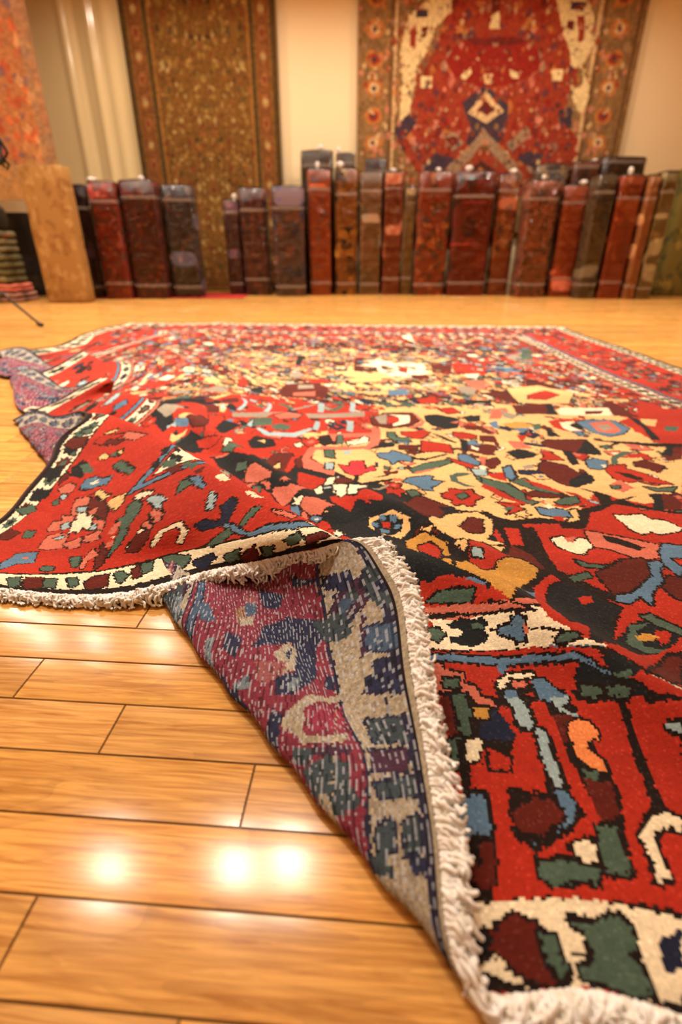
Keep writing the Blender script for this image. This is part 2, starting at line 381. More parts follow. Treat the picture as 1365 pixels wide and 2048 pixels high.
MOTIFS="""K 342,1504 696,2069 756,2089 750,1926 853,1526 1063,1550 1299,1449 1450,1346 1481,1114 1573,993 1664,974 1729,901 1757,762 1781,657 1746,456 1721,485 1591,534 1521,541 1394,757 1193,940 938,1204 656,1331
G 761,2142 799,2264 943,2543 1175,3097 1277,3362 1623,3463 1796,3388 1832,3138 2151,2935 2274,2619 2189,2316 2363,2429 2576,2419 2696,2279 2611,2022 2577,1917 2693,1823 2710,1751 2337,1095 2214,1048 2165,1072 2112,1117 2040,1013 1950,919 1875,884 1769,862 1729,901 1658,940 1586,995 1521,1036 1451,1097 1386,1220 1281,1288 1204,1333 1226,1414 1452,1453 1519,1682 1622,2084 885,1980 776,1887 770,2015
R 858,1935 1589,2138 1421,1582 1257,1473 1108,1411 935,1505 812,1568
R 579,1465 718,1739 895,1490 1184,1426 1274,1342 1291,1212 1156,1241 920,1253 732,1313
G 1759,2903 1902,3071 2083,2957 2149,2784 2166,2650 1914,2446 1668,2405
R 2524,1842 2632,1923 2748,1804 2578,1525 2521,1601
I 1786,2903 1919,3072 2026,2917 2140,2933 2130,2698 2029,2529 1913,2517 1877,2671 1765,2724
R 2007,2853 2043,2798 2004,2627 1976,2677
Mo 1779,2841 1885,2785 1852,2670 1757,2669
B 1772,2241 1877,2278 1830,2167 1737,2151
I 2144,4017 2209,4077 2217,3715 2159,3878
V 2630,3228 2763,3413 2741,3171 2647,3004
R 2290,2958 2489,3081 2384,2663 2233,2636
M 2177,2939 2284,2926 2218,2634 2132,2645
B 2477,2924 2613,2883 2579,2769 2456,2752
I 2277,2644 2358,2684 2316,2578 2268,2569
I 2405,2524 2523,2564 2476,2469 2387,2455
M 2527,2611 2621,2405 2512,2331 2474,2406
Mo 2195,2241 2320,2282 2253,2047 2224,2106
Go 2362,2367 2531,2434 2623,2308 2482,2099 2341,2061 2260,2080
Ro 2380,2219 2512,2331 2522,2240 2405,2137 2337,2142
Mo 2207,2023 2386,2069 2327,1924 2158,1897
K 2353,2048 2386,2069 2331,1925 2296,1919
Ro 1820,2080 1933,2136 1891,2033 1808,2014
Ro 1834,1920 1911,1955 1909,1880 1840,1847
K 1892,1822 1948,1855 1928,1757 1886,1753
P 2061,1940 2156,1984 2106,1874 2044,1866
M 2636,2135 2699,2158 2649,1925 2535,1925
I 2396,2024 2614,2053 2556,1928 2344,1913
M 2367,1974 2561,2001 2524,1952 2353,1914
R 2827,2206 2848,2079 2728,1866 2662,1927
G 2643,1897 2705,1890 2631,1791 2598,1812
E 2671,1795 2723,1789 2670,1722 2631,1729
K 2052,2096 2154,2095 2120,2041 2032,2045
V 2147,2369 2223,2342 2126,2175 2091,2224
P 2228,2492 2334,2511 2235,2286 2199,2338
M 2017,2602 2110,2615 2062,2486 1989,2476
E 2796,3526 2848,3530 2747,3139 2693,3166
M 929,2696 1052,2876 1007,2547 958,2477
P 1175,3097 1248,2959 1229,2652 1177,2702
M 1024,2441 1092,2551 1127,2482 1030,2347
R 1087,2282 1179,2413 1102,2196 1039,2152
V 869,2116 940,2155 957,2100 890,2026 847,2067
V 1419,2591 1474,2678 1491,2558 1427,2480
M 1198,2079 1339,2333 1489,2426 1526,2287 1447,2129 1347,2088 1230,2042
V 1406,2352 1479,2363 1455,2281 1375,2265
P 1311,2167 1423,2199 1388,2118 1268,2077
K 1110,2163 1190,2223 1108,2070 1051,2064
R 1482,2489 1594,2496 1553,2388 1483,2405
K 1491,3175 1530,3175 1494,2826 1469,2853
E 898,1554 1005,1609 1031,1528 955,1492
P 1822,3280 1899,3321 1884,3104 1821,3137
M 1802,3102 1851,3103 1805,2842 1772,2872
M 791,1874 870,1906 828,1782 769,1759
G 743,1654 774,1664 781,1582 758,1586
I 746,1704 759,1620 776,1645 761,1705
V 682,1986 619,1773 612,1446 586,1421 511,1446
M 682,1747 731,1735 762,1573 713,1549
G 663,1711 691,1705 688,1586 662,1568
R 619,1773 690,1902 689,1442 651,1426
B 632,1416 704,1407 735,1372 667,1381
P 916,1242 998,1221 984,1204 941,1208
R 851,1216 866,1268 878,1388 968,1431 1101,1336 1110,1286 1100,1224 1070,1176 1001,1212 937,1220
Eo 950,1239 992,1300 1019,1280 1001,1212
Ko 1002,1362 1006,1406 1081,1396 1107,1355 1073,1332 1031,1324
G 1028,1376 1054,1391 1064,1366
Mo 706,1411 696,1508 751,1480 830,1363 760,1364
Ro 728,1530 789,1545 843,1443 888,1312 842,1313 799,1394
Ko 821,1426 811,1498 891,1489 881,1448 868,1388
R 640,1341 641,1384 684,1371 679,1316
K 729,1284 756,1355 842,1313 834,1285 842,1236 784,1244
G 695,1298 678,1342 701,1327 735,1365 736,1341 717,1288
Ro 807,1309 863,1309 923,1301 915,1275 885,1265 840,1274
Io 950,1261 928,1361 961,1310 965,1253
K 928,1210 1024,1179 1069,1147 1064,1053 1013,1108 971,1143
Po 1074,1047 1073,1117 1099,1131 1162,1065 1160,1046 1131,1043 1115,1040
Eo 1033,1113 1036,1154 1069,1147 1070,1115
Po 1167,968 1173,998 1218,986 1223,999 1244,994 1271,995 1240,951 1225,926 1200,903
Po 1256,901 1267,937 1302,940 1355,918 1328,894 1317,861 1283,860
Ro 1306,819 1320,839 1337,833 1345,811 1329,788 1313,800
R 1244,1000 1230,1152 1317,1107 1321,1066 1276,993
R 1343,971 1370,1001 1463,971 1462,923 1407,951 1393,916 1358,933
Mo 1114,1195 1123,1288 1184,1295 1208,1229 1206,1148 1171,1070
Go 1149,1166 1156,1225 1168,1181 1164,1098
R 1190,1270 1213,1272 1213,1198 1199,1130 1187,1146
Mo 1206,1238 1226,1273 1245,1200 1227,1175
Io 1319,1086 1331,1123 1358,1125 1344,1074 1325,1053
Io 1345,1054 1385,1064 1384,996 1368,974 1347,1008
Io 1391,1058 1448,1041 1420,1010 1412,967 1390,979
Io 1292,1019 1310,1058 1319,1001 1301,973
P 1232,1356 1443,1397 1446,1366 1258,1331 1249,1258 1312,1197 1343,1161 1340,1131 1241,1184 1226,1256
G 1258,1331 1443,1365 1466,1254 1466,1078 1425,1074 1346,1161 1308,1205 1259,1259
Eo 1289,1335 1319,1348 1334,1266 1299,1281
L 1355,1343 1383,1347 1381,1308 1361,1306
Lo 1305,1229 1331,1232 1336,1176 1310,1181
M 1387,2249 1452,2261 1465,2150 1384,2098 1206,2065 1224,2128 1333,2291
P 1311,2167 1436,2221 1402,2139 1279,2099
Mo 1257,1473 1295,1516 1322,1399 1266,1400
P 1286,1514 1480,1567 1468,1390 1447,1386 1451,1512 1321,1475 1308,1387
Eo 1324,1499 1344,1504 1347,1414 1325,1410
Io 1357,1437 1407,1480 1432,1521 1446,1487 1425,1438 1370,1407
G 1179,1488 1285,1550 1283,1502 1199,1450
R 1223,1510 1256,1531 1253,1506
L 883,1905 889,1881 838,1634 819,1643
L 986,1828 1006,1819 973,1660 946,1663
L 1347,1983 1371,1972 1305,1818 1270,1804
L 1518,2047 1533,2031 1460,1856 1443,1870
Lo 919,1499 923,1564 951,1481
L 1228,1664 1252,1660 1238,1538 1214,1555
L 1383,1715 1412,1707 1387,1562 1362,1570
L 972,1478 1041,1423 1160,1441 1215,1543 1208,1565 1142,1478 1046,1453 992,1484
V 812,1595 1511,1879 1483,1796 1195,1693 1189,1751 996,1657 973,1595 828,1550
Po 1005,1634 1079,1710 1167,1724 1139,1668 1042,1612
E 1029,1506 1055,1558 1117,1546 1114,1502 1060,1486
E 1052,1842 1103,1752 1142,1790 1093,1864
V 1099,1735 1319,1940 1327,1960 1128,1782
E 1356,1867 1442,1970 1465,1973 1375,1856
E 881,1732 960,1780 937,1719
R 1337,977 1423,963 1423,993 1450,990 1526,888 1449,918 1415,953 1396,896 1347,935
K 1485,982 1529,894 1573,836 1554,840 1499,893 1451,913 1446,934 1480,919
Mo 1500,1768 1590,1868 1696,1856 1702,1755 1643,1681 1549,1631 1487,1663
V 1526,1801 1593,1853 1544,1685 1519,1696
I 1592,1837 1672,1811 1642,1709 1567,1660 1573,1688 1609,1734 1622,1794
R 1581,1806 1622,1794 1601,1719 1549,1686
P 1694,1871 1710,1727 1680,1671 1625,1653 1694,1726
Ko 1737,1813 1792,1830 1864,1792 1816,1669 1773,1653 1731,1688 1718,1742
P 1807,1734 1854,1764 1836,1723
Ro 1586,1596 1638,1602 1671,1631 1698,1596 1648,1505 1621,1502 1582,1545
Ro 1645,1482 1744,1462 1743,1369 1699,1383 1630,1362
Mo 1556,1414 1623,1423 1613,1370 1553,1371
Eo 1530,1588 1558,1592 1554,1504 1599,1499 1605,1465 1539,1467 1521,1511
P 1471,1619 1508,1625 1484,1425 1450,1346 1421,1362 1456,1454
P 1270,1371 1439,1396 1439,1365 1274,1342
Ko 1453,1367 1483,1403 1488,1436 1536,1432 1534,1399 1493,1383
D 1258,1462 1291,1504 1318,1409 1284,1373 1267,1391
Io 1357,1437 1407,1457 1424,1507 1447,1499 1440,1440 1392,1410
E 1324,1511 1344,1516 1351,1414 1325,1410
Bo 1470,1319 1519,1336 1527,1357 1551,1340 1597,1309 1587,1270 1543,1273 1522,1235 1513,1269 1480,1283
D 1590,1308 1637,1305 1718,1365 1724,1357 1635,1287 1588,1289
Bo 1548,1100 1565,1131 1630,1162 1645,1156 1632,1132 1670,1123 1648,1099 1627,1076 1630,1056 1602,1059 1579,1083
D 1428,1074 1520,1118 1519,1104 1434,1059
P 1520,1118 1547,1121 1545,1100 1519,1097
To 1348,1217 1384,1203 1385,1245 1427,1249 1435,1192 1463,1219 1466,1180 1435,1161 1421,1137 1397,1135 1374,1163
D 1403,1136 1418,1137 1416,1087 1404,1093
Io 1344,1068 1385,1064 1384,989 1371,973 1359,988 1355,1022 1346,1028
Io 1391,1065 1448,1052 1417,1030 1415,971 1390,985
Io 1318,1059 1326,1115 1349,1124 1341,1067
Mo 1348,1103 1367,1118 1404,1093 1396,1079 1353,1068
Ro 1791,1617 1831,1609 1868,1578 1856,1542 1802,1536 1779,1568
M 1852,1711 1921,1692 1949,1622 1918,1595 1901,1640 1844,1659
K 1941,1840 1983,1858 1936,1758 1917,1783
M 1795,1535 1820,1515 1811,1471 1902,1461 1881,1370 1839,1383 1779,1414
K 1795,1535 1820,1515 1800,1397 1779,1414
I 1824,1462 1846,1434 1838,1412 1817,1430
M 1880,1579 1935,1574 1924,1434 1913,1463 1916,1516 1866,1521
D 1699,1583 1720,1573 1782,1488 1759,1486
Bo 1761,1372 1791,1367 1822,1298 1809,1270 1775,1282 1754,1314
Ro 1716,1327 1749,1304 1796,1268 1780,1240 1738,1276
Eo 1574,1201 1625,1259 1713,1308 1726,1283 1642,1211 1587,1171
P 1588,1179 1647,1219 1679,1241 1637,1194 1590,1164
P 1826,1353 1858,1357 1841,1266 1823,1289
Mo 1852,1329 1887,1352 1890,1308 1854,1252 1836,1274
E 1697,1171 1730,1200 1778,1200 1755,1180 1720,1160 1717,1130 1745,1106 1763,1094 1728,1096 1695,1127
Lo 1779,1232 1831,1248 1817,1190 1781,1184
R 1821,1206 1878,1223 1871,1153 1833,1170
I 1813,1270 1834,1265 1822,1238 1807,1244
Eo 1781,1184 1853,1143 1876,1139 1889,1086 1870,1026 1846,1041 1824,1104 1782,1147
R 1789,1141 1812,1123 1838,1079 1870,1026 1861,1001 1817,1037 1788,1098
Bo 1889,1265 1917,1286 1912,1189 1883,1162 1881,1200
Ro 1653,1040 1676,1055 1680,1076 1705,1073 1722,1068 1747,1079 1747,1052 1767,1030 1739,1008 1730,977 1710,974 1699,985 1680,971 1671,981 1675,1005 1652,1015
Eo 1691,1032 1719,1055 1725,1030 1701,1009
Mo 1527,901 1572,1017 1596,1008 1667,958 1675,931 1599,813 1575,837
K 1627,959 1667,958 1675,931 1599,813 1586,829 1643,927
Eo 1552,1041 1576,1050 1593,1026 1563,1004
M 1491,1175 1510,1185 1513,1169 1539,1188 1537,1157 1493,1145
D 1460,1119 1490,1137 1512,1154 1508,1139 1478,1121
V 1453,1006 1500,1074 1505,1061 1467,1008
D 1676,948 1756,941 1757,936 1674,936
D 1756,941 1777,902 1830,898 1819,863 1753,855 1748,898
Ro 1775,862 1809,871 1819,863 1773,857
R 1807,1011 1861,1001 1852,971 1804,993
D 2070,1131 2118,1111 2143,1095 2131,1061 2215,1098 2171,1067 2186,1044 2265,1008 2289,1011 2279,993 2211,1013 2163,1030 2130,1043 2066,983 2013,932 2001,885 1746,854 1723,851 1745,951 1759,942 1775,912 1810,901 1882,921 1953,914 1982,918 2000,974 2032,995 2085,1025 2099,1070 2097,1108
R 2116,1029 2163,1030 2173,1013 2137,1009 2115,1018
R 2031,967 2093,1003 2128,991 2275,987 2233,915 2001,885 2029,950
R 1828,883 1926,896 1919,875 1824,863
Io 2098,976 2136,975 2176,980 2183,960 2214,958 2236,920 2233,915 2098,898 2111,919 2109,950
R 2095,959 2111,956 2111,919 2090,912
Go 1951,909 1970,937 1976,971 2005,986 1989,929 1967,911
Bo 1896,977 1910,979 1926,970 1953,979 1973,970 1973,938 1924,931 1896,938
R 1919,931 1949,935 1941,908 1924,911
I 1930,1066 1951,1069 1952,1050 1937,1029 1930,1041
P 1915,1014 1937,1029 1928,998
I 1923,992 1939,1006 1947,978 1925,975
R 2014,1097 2047,1088 2062,1046 2057,1022 2013,1004 1975,982 1945,995 1964,1015 2018,1016 2042,1056
Eo 1961,1015 2004,1057 2039,1068 2031,1030 1998,1008 1970,1004
Mo 1897,1068 1931,1092 2003,1095 2016,1065 1959,1045 1908,1050
Eo 1881,1155 1935,1184 1939,1134 1984,1106 2001,1069 1943,1094 1902,1136
R 1923,1175 1972,1153 2015,1084 1991,1087 1953,1122
Eo 1800,1172 1867,1138 1880,1105 1896,1074 1884,1028 1915,1014 1891,993 1860,1031 1841,1079 1789,1126
R 1789,1126 1818,1103 1832,1058 1864,1025 1889,993 1865,996 1835,1040 1781,1097
Bo 1887,1256 1915,1277 1908,1196 1889,1163 1877,1184
Ro 1799,1004 1837,992 1861,966 1803,931 1828,962 1808,988
E 1802,964 1833,980 1831,962 1810,954
Mo 2010,1298 2038,1328 2096,1302 2113,1255 2150,1237 2143,1198 2067,1138 2040,1148 2016,1196 1997,1247
K 2072,1196 2141,1259 2150,1237 2143,1198 2067,1138 2049,1142
Mo 2092,1529 2127,1566 2271,1587 2267,1461 2258,1431 2177,1429 2118,1450 2092,1477
K 2177,1429 2271,1587 2267,1461 2258,1431
Ko 1937,1406 1988,1443 2031,1390 2005,1359 1958,1344
Ro 2054,1422 2086,1417 2105,1346 2031,1336 2053,1375
K 2132,1442 2163,1427 2148,1326 2119,1305 2122,1357
Bo 2179,1356 2221,1389 2257,1376 2234,1329 2200,1291 2168,1295
I 2218,1335 2241,1338 2217,1301
Ro 2217,1301 2251,1331 2301,1347 2285,1311 2326,1276 2371,1199 2329,1201 2289,1217 2244,1197 2212,1222
D 2238,1280 2278,1269 2306,1234 2280,1216 2252,1250
E 2276,1396 2314,1439 2349,1473 2411,1472 2349,1444 2295,1390 2278,1344 2255,1340
R 2349,1444 2417,1463 2400,1423 2341,1406
P 2390,1561 2455,1581 2430,1504 2394,1499
D 2319,1519 2365,1568 2395,1572 2333,1521
Mo 2337,1369 2383,1393 2406,1370 2422,1346 2375,1290 2357,1321 2329,1333
P 2167,1165 2227,1217 2238,1154 2191,1121
Eo 2176,1166 2206,1170 2193,1148 2175,1145
Eo 2272,1172 2310,1163 2372,1185 2342,1147 2289,1140 2277,1159
K 2255,1116 2308,1129 2252,1018 2217,1019 2253,1077
M 2299,1128 2327,1119 2322,1068 2296,1024 2247,1017
M 2471,1461 2539,1550 2587,1546 2517,1421 2456,1394
K 2471,1461 2545,1561 2554,1542 2499,1446
D 2287,1589 2524,1580 2607,1580 2587,1546 2502,1545 2365,1568
K 2607,1920 2631,1895 2551,1616 2523,1623 2574,1771
R 2715,2034 2912,2056 2771,1845 2748,1950 2653,1926
R 2607,1726 2694,1725 2648,1650 2586,1654
E 2687,1785 2711,1788 2662,1721 2651,1720
R 2218,1783 2295,1835 2401,1852 2381,1822 2293,1795 2254,1713 2304,1684 2236,1674 2205,1705
I 2261,1777 2335,1815 2283,1742 2310,1697 2256,1677 2241,1711
D 2289,1756 2340,1803 2331,1725 2306,1721
Bo 2336,1802 2414,1854 2516,1854 2514,1751 2454,1682 2380,1637 2340,1689
P 2390,1810 2495,1851 2467,1720 2418,1677 2368,1694
V 2397,1772 2454,1793 2449,1742 2398,1710
R 2545,1805 2574,1809 2540,1706 2508,1701
O 2014,1741 2112,1767 2133,1707 2095,1689 2038,1681
B 1969,1748 2014,1780 1985,1674 1965,1684
B 2038,1681 2111,1691 2055,1624
E 2136,1732 2175,1751 2141,1671 2113,1667
R 2023,1597 2066,1602 2021,1519
P 1971,1534 2021,1530 2042,1450 1970,1450
M 1892,1580 1938,1586 1920,1433 1917,1505 1874,1511
M 1867,1478 1897,1471 1888,1371 1844,1374
M 1854,1338 1886,1334 1888,1299 1855,1243 1844,1292
K 2176,1701 2190,1609 2140,1601
M 2170,1957 2332,1968 2322,1895 2252,1898
K 2328,1983 2322,1895 2274,1901
I 2364,1988 2483,1991 2431,1911 2327,1896
V 2111,1947 2143,1866 2088,1803 2069,1841
P 2046,1894 2099,1902 2043,1810 1991,1804
V 1949,1273 1990,1296 1986,1262 1951,1249
R 1830,884 1924,890 1931,862 1978,873 2009,921 2039,973 2110,1005 2285,1000 1986,472 1937,441 1853,358 1843,361 1809,400 1789,408 1766,433 1740,462 1734,506 1776,605 1838,649 1861,655 1848,688
D 1752,935 1828,883 1848,688 1737,574 1669,506 1688,650 1765,784
R 1777,862 1814,862 1804,785 1777,786
D 1822,863 1854,872 1848,688 1934,614 1915,596 1852,631 1812,677
M 1777,786 1813,752 1820,679 1797,675 1749,727
Ko 1811,621 1847,645 1880,625 1912,590 1930,577 1896,534 1836,424 1794,407 1841,504 1779,460 1765,495 1794,587
R 1855,596 1886,606 1884,587 1853,570
K 1864,466 1926,532 1977,555 2011,523 1975,481 1926,450 1887,434 1853,435
R 1961,517 1991,516 1971,487 1948,477
E 1923,526 1965,540 1929,513 1917,472 1952,465 1911,446 1885,467
O 1917,495 1941,510 1963,502 1941,486 1915,484
Io 2098,976 2133,975 2174,985 2180,959 2214,958 2236,920 2219,903 2160,882 2151,895 2118,876 2100,898 2103,929 2095,948
Io 1879,824 1914,841 1915,815 1932,817 1950,837 1972,835 1967,795 1947,784 1938,766 1919,764 1905,775 1885,794
Po 1981,873 2007,872 2078,852 2139,829 2108,774 2057,756 2011,791 1973,804 1974,840
D 2015,859 2046,853 2091,814 2074,799 2017,831
P 1915,832 1944,841 1932,817 1915,815
Eo 1903,738 1929,722 1969,723 2016,755 1998,726 1938,708 1908,712
Mo 1928,688 1966,715 2021,756 2062,765 2074,750 2037,683 2003,645 1962,617 1932,614 1932,637 1928,660
Bo 2067,749 2110,762 2071,712 2059,678 2020,640 1994,593 1987,620 1950,591 1925,597 1940,618 1977,629 2011,662 2047,695
Bo 2144,838 2189,835 2158,780 2124,772 2132,734 2104,698 2097,741 2115,796
Mo 2080,698 2108,691 2065,613 2052,621 2048,656
Eo 1955,559 1978,564 2015,524 2005,507 1972,530
Eo 1862,662 1910,690 1915,673 1868,647
D 1870,634 1905,627 1935,608 1923,594 1893,610
Mo 1871,373 1953,456 1980,462 1956,421 1885,354 1855,350
Go 1585,820 1647,917 1730,943 1759,900 1747,840 1722,804 1766,789 1680,763 1640,752 1605,786
Mo 1667,853 1683,875 1702,908 1734,902 1722,837 1686,827
G 1478,873 1508,873 1544,836 1543,804 1520,778 1480,789 1442,826 1445,870
K 1450,844 1478,867 1507,859 1528,834 1521,804 1492,790 1461,803
B 1468,871 1483,871 1490,851 1473,852
B 1497,863 1516,847 1511,835 1497,845
B 1450,849 1467,846 1467,826 1452,831
B 1508,829 1525,824 1517,812 1505,817
B 1471,818 1496,816 1492,800 1475,799
R 1477,848 1497,839 1496,819 1477,826
Oo 1531,769 1571,789 1621,746 1624,687 1661,692 1673,727 1707,740 1743,707 1779,717 1803,681 1787,643 1749,609 1693,501 1671,516 1666,551 1625,580 1591,603 1551,636 1524,688
D 1630,748 1639,747 1612,593 1604,597
D 1601,695 1671,715 1670,704 1586,620
Ro 1557,747 1585,755 1606,724 1582,620 1564,623 1550,659
Lo 1562,626 1576,623 1583,602 1568,611
Ro 1672,756 1710,782 1753,717 1718,691 1709,667 1684,658 1661,688
Lo 1673,727 1695,728 1690,698 1671,701
R 1531,559 1540,582 1557,573 1575,587 1593,584 1623,567 1660,542 1661,509 1551,529 1518,521
Eo 1546,536 1571,554 1603,552 1637,542 1631,523 1585,530
R 1665,545 1693,499 1669,506 1661,519
K 1480,701 1566,638 1631,583 1666,551 1625,580 1591,584 1558,575 1540,584 1531,565 1508,582 1488,635
D 1521,524 1657,508 1707,490 1735,469 1703,471 1599,501 1514,485
P 1531,522 1576,525 1612,523 1706,486 1713,479 1665,488 1591,511 1532,506
I 1514,487 1573,494 1645,488 1703,473 1732,463 1764,441 1785,421 1818,402 1792,402 1754,409 1698,418 1615,421 1511,414
D 1507,413 1615,421 1698,417 1754,407 1791,400 1817,399 1861,358 1902,344 1894,332 1863,350 1813,380 1802,381 1772,389 1762,395 1696,406 1644,403 1518,401
R 1519,408 1615,419 1698,417 1754,406 1791,398 1809,383 1793,379 1773,391 1763,398 1696,409 1645,409 1526,405
I 1860,355 1869,356 1897,337 1891,333 1862,348
Bo 1524,400 1577,409 1661,405 1707,404 1771,393 1784,377 1805,354 1830,339 1842,327 1855,318 1849,312 1840,316 1824,333 1802,345 1782,369 1768,385 1705,393 1658,393 1575,393 1527,390
L 1836,326 1846,324 1855,318 1849,312 1840,316
K 1577,482 1604,496 1628,486 1645,485 1647,467 1640,459 1646,448 1635,436 1613,430 1596,432 1575,437 1573,449 1601,458 1605,469 1581,472
E 1619,478 1639,475 1641,465 1624,466
Bo 1665,458 1687,458 1689,468 1702,468 1706,455 1699,445 1700,427 1688,430 1678,440 1663,448
P 1703,454 1709,446 1707,437 1699,437
R 1520,480 1545,484 1547,469 1524,426 1513,434
Eo 1534,466 1555,470 1568,456 1549,433 1538,439
Eo 1745,420 1760,429 1778,427 1782,420 1765,415 1749,413
D 1710,446 1756,435 1754,431 1710,443
D 1649,461 1664,456 1664,453 1648,457
D 1517,382 1886,319 1854,237 1512,203
R 1515,326 1544,325 1556,254 1546,229 1518,252
R 1566,381 1638,386 1635,366 1631,326 1616,325 1604,346 1586,352 1585,370
Po 1530,384 1552,385 1554,371 1585,370 1584,348 1601,346 1609,324 1621,322 1627,308 1606,307 1593,319 1589,330 1561,332 1536,328 1530,353
Eo 1551,354 1575,357 1574,337 1551,337
R 1667,389 1768,378 1761,367 1751,363 1748,348 1749,314 1738,320 1737,343 1724,358 1703,375
R 1682,320 1703,326 1702,287 1706,250 1712,222 1687,218 1680,271 1676,290
R 1632,312 1646,306 1651,275 1641,249 1631,260 1627,279
R 1644,261 1671,274 1660,215 1631,211
R 1599,238 1625,229 1626,211 1592,207
R 1750,320 1794,321 1801,310 1803,234 1763,229 1754,251 1737,249 1751,273 1752,297 1740,301
R 1815,328 1837,322 1838,310 1885,316 1854,237 1813,235 1810,290
R 1837,351 1858,353 1894,332 1888,323 1855,321 1844,332
B 1650,403 1670,402 1662,385 1651,373 1647,381
Io 1663,376 1701,376 1700,368 1667,366 1655,353 1642,339 1638,350 1645,364 1655,369
Po 1663,362 1686,361 1682,348 1662,346
R 1675,338 1690,337 1688,332 1676,331
Bo 1696,364 1711,365 1723,350 1725,340 1738,333 1737,324 1723,317 1715,309 1713,323 1697,325 1696,343
L 1710,331 1738,332 1737,324 1723,317 1736,306 1743,301 1729,300 1715,309 1713,323
Lo 1645,339 1664,341 1666,326 1673,309 1672,277 1662,271 1649,276 1652,307 1644,324
B 1645,339 1664,341 1667,330 1647,324
Lo 1673,277 1683,272 1687,254 1684,236 1685,218 1668,216 1673,240 1670,258
M 1540,318 1570,320 1566,274 1555,248 1546,260
Eo 1560,325 1582,325 1587,301 1578,254 1563,250 1567,286
Eo 1546,247 1564,254 1554,205 1544,204
Oo 1591,306 1614,303 1609,285 1591,284
Io 1571,249 1583,254 1596,244 1586,234 1581,218 1567,217
N 1598,281 1622,305 1630,291 1636,280 1643,255 1638,236 1620,231 1608,245 1593,255
M 1702,295 1730,304 1731,289 1713,269 1712,222 1704,221 1697,273
So 1723,286 1742,296 1751,291 1752,279 1762,277 1757,268 1743,266 1735,254 1742,244 1754,232 1748,227 1727,233 1721,247 1722,269
K 1766,377 1779,379 1795,359 1827,342 1845,324 1827,321 1784,322 1760,325 1755,360
Eo 1760,349 1785,339 1782,328 1760,328
Eo 1794,337 1815,338 1823,329 1810,321 1794,329
K 1798,384 1828,387 1846,360 1831,346 1805,356
E 1808,356 1833,357 1831,346 1812,346
D 1801,313 1809,314 1810,290 1815,235 1800,233 1800,279
D 1814,290 1825,284 1824,275 1815,278
Lo 1854,286 1873,289 1867,273 1857,278
Mo 1862,360 1944,447 1975,456 1915,363 1881,346
D 1556,248 1865,267 1783,93 1693,80 1545,74
R 1570,215 1601,245 1625,223 1639,255 1668,268 1662,182 1610,185 1611,154 1607,131 1630,120 1627,104 1640,89 1622,79 1580,76 1589,81 1589,126 1588,176 1563,183
R 1703,322 1706,230 1720,167 1717,153 1705,141 1667,118 1641,113 1632,117 1668,137 1705,163 1696,174 1691,228
R 1748,323 1802,317 1799,259 1793,188 1777,175 1758,145 1760,126 1761,107 1739,102 1746,153 1758,193 1750,231 1746,267
R 1817,310 1879,304 1828,182 1809,188 1810,238
R 1783,149 1800,165 1818,163 1783,93 1693,80 1703,102 1740,108 1758,104 1781,114
R 1581,88 1626,89 1699,95 1694,81 1580,76
Lo 1673,275 1687,271 1683,246 1687,217 1685,191 1673,181 1672,203 1669,235
Bo 1674,186 1685,191 1694,176 1693,166 1684,154 1658,140 1640,130 1631,126 1650,139 1673,153 1679,163 1671,175
So 1722,284 1738,295 1754,292 1760,278 1755,266 1744,264 1735,251 1752,237 1753,219 1735,222 1717,235 1718,253
Eo 1717,221 1737,217 1733,208 1719,208
M 1715,208 1752,208 1746,171 1722,153 1716,171
Eo 1714,152 1737,157 1735,138 1739,121 1737,111 1708,106 1709,129
Io 1674,126 1694,138 1703,133 1701,117 1683,114 1678,120
Eo 1634,107 1656,115 1680,111 1704,112 1692,96 1670,95 1655,90 1636,91 1630,98
Mo 1611,154 1638,174 1664,177 1675,158 1641,134 1616,136
Bo 1549,164 1571,174 1581,169 1581,133 1547,127
M 1551,104 1565,105 1581,84 1569,84 1558,98
M 1568,123 1586,126 1586,88 1574,88
D 1800,315 1811,311 1806,256 1806,189 1794,190 1798,259
Io 1785,172 1805,184 1825,178 1817,162 1801,167 1780,153 1779,129 1781,113 1764,108 1768,131 1762,150
Lo 1853,285 1873,288 1868,275 1853,280
Io 1570,248 1588,254 1596,244 1586,234 1582,218 1566,217
Oo 1592,305 1614,305 1610,285 1591,284
Ro 1599,240 1624,226 1621,208 1594,208
I 1545,70 1592,67 1658,69 1776,80 1739,9 1703,3 1639,0 1614,1 1580,11 1558,31
Ko 1557,51 1574,52 1575,37 1560,31
Mo 1578,52 1599,64 1615,59 1620,46 1614,26 1632,8 1613,1 1598,11 1585,29 1575,40
Eo 1620,48 1633,46 1632,31 1635,15 1623,8 1619,29
Eo 1653,60 1675,58 1703,70 1716,63 1714,46 1702,36 1714,30 1713,13 1688,1 1669,6 1649,7 1646,18 1666,27 1665,47
N 1742,57 1774,76 1754,36 1736,34
D 1642,31 1664,33 1663,30 1641,28
Mo 268,466 329,426 375,378 398,331 343,380 297,425
Po 248,436 219,485 265,473 286,439 273,437 288,409 272,410
Po 315,401 331,407 347,381 336,381
Po 232,369 214,410 251,402 222,431 276,409 295,381 279,378 272,366 246,354
Po 264,334 284,347 326,326 356,252 288,260
Po 342,277 379,287 402,228 380,234
Po 394,259 388,286 415,290 436,246 419,244
Po 356,356 404,324 418,291 397,301 388,322
Io 280,419 304,407 325,382 343,377 372,331 375,314 346,340 356,314 336,332 322,331 310,361 291,386 306,382
Lo 257,444 293,427 304,407 280,419
Lo 259,385 279,388 306,359 288,357
Lo 372,328 382,329 400,299 385,308
Lo 289,324 312,325 323,312 313,308
Bo 199,524 189,556 218,552 248,530 281,518 293,489 265,503 243,504
I 222,532 236,534 254,518 241,517
Po 111,538 135,562 170,547 178,521 144,519
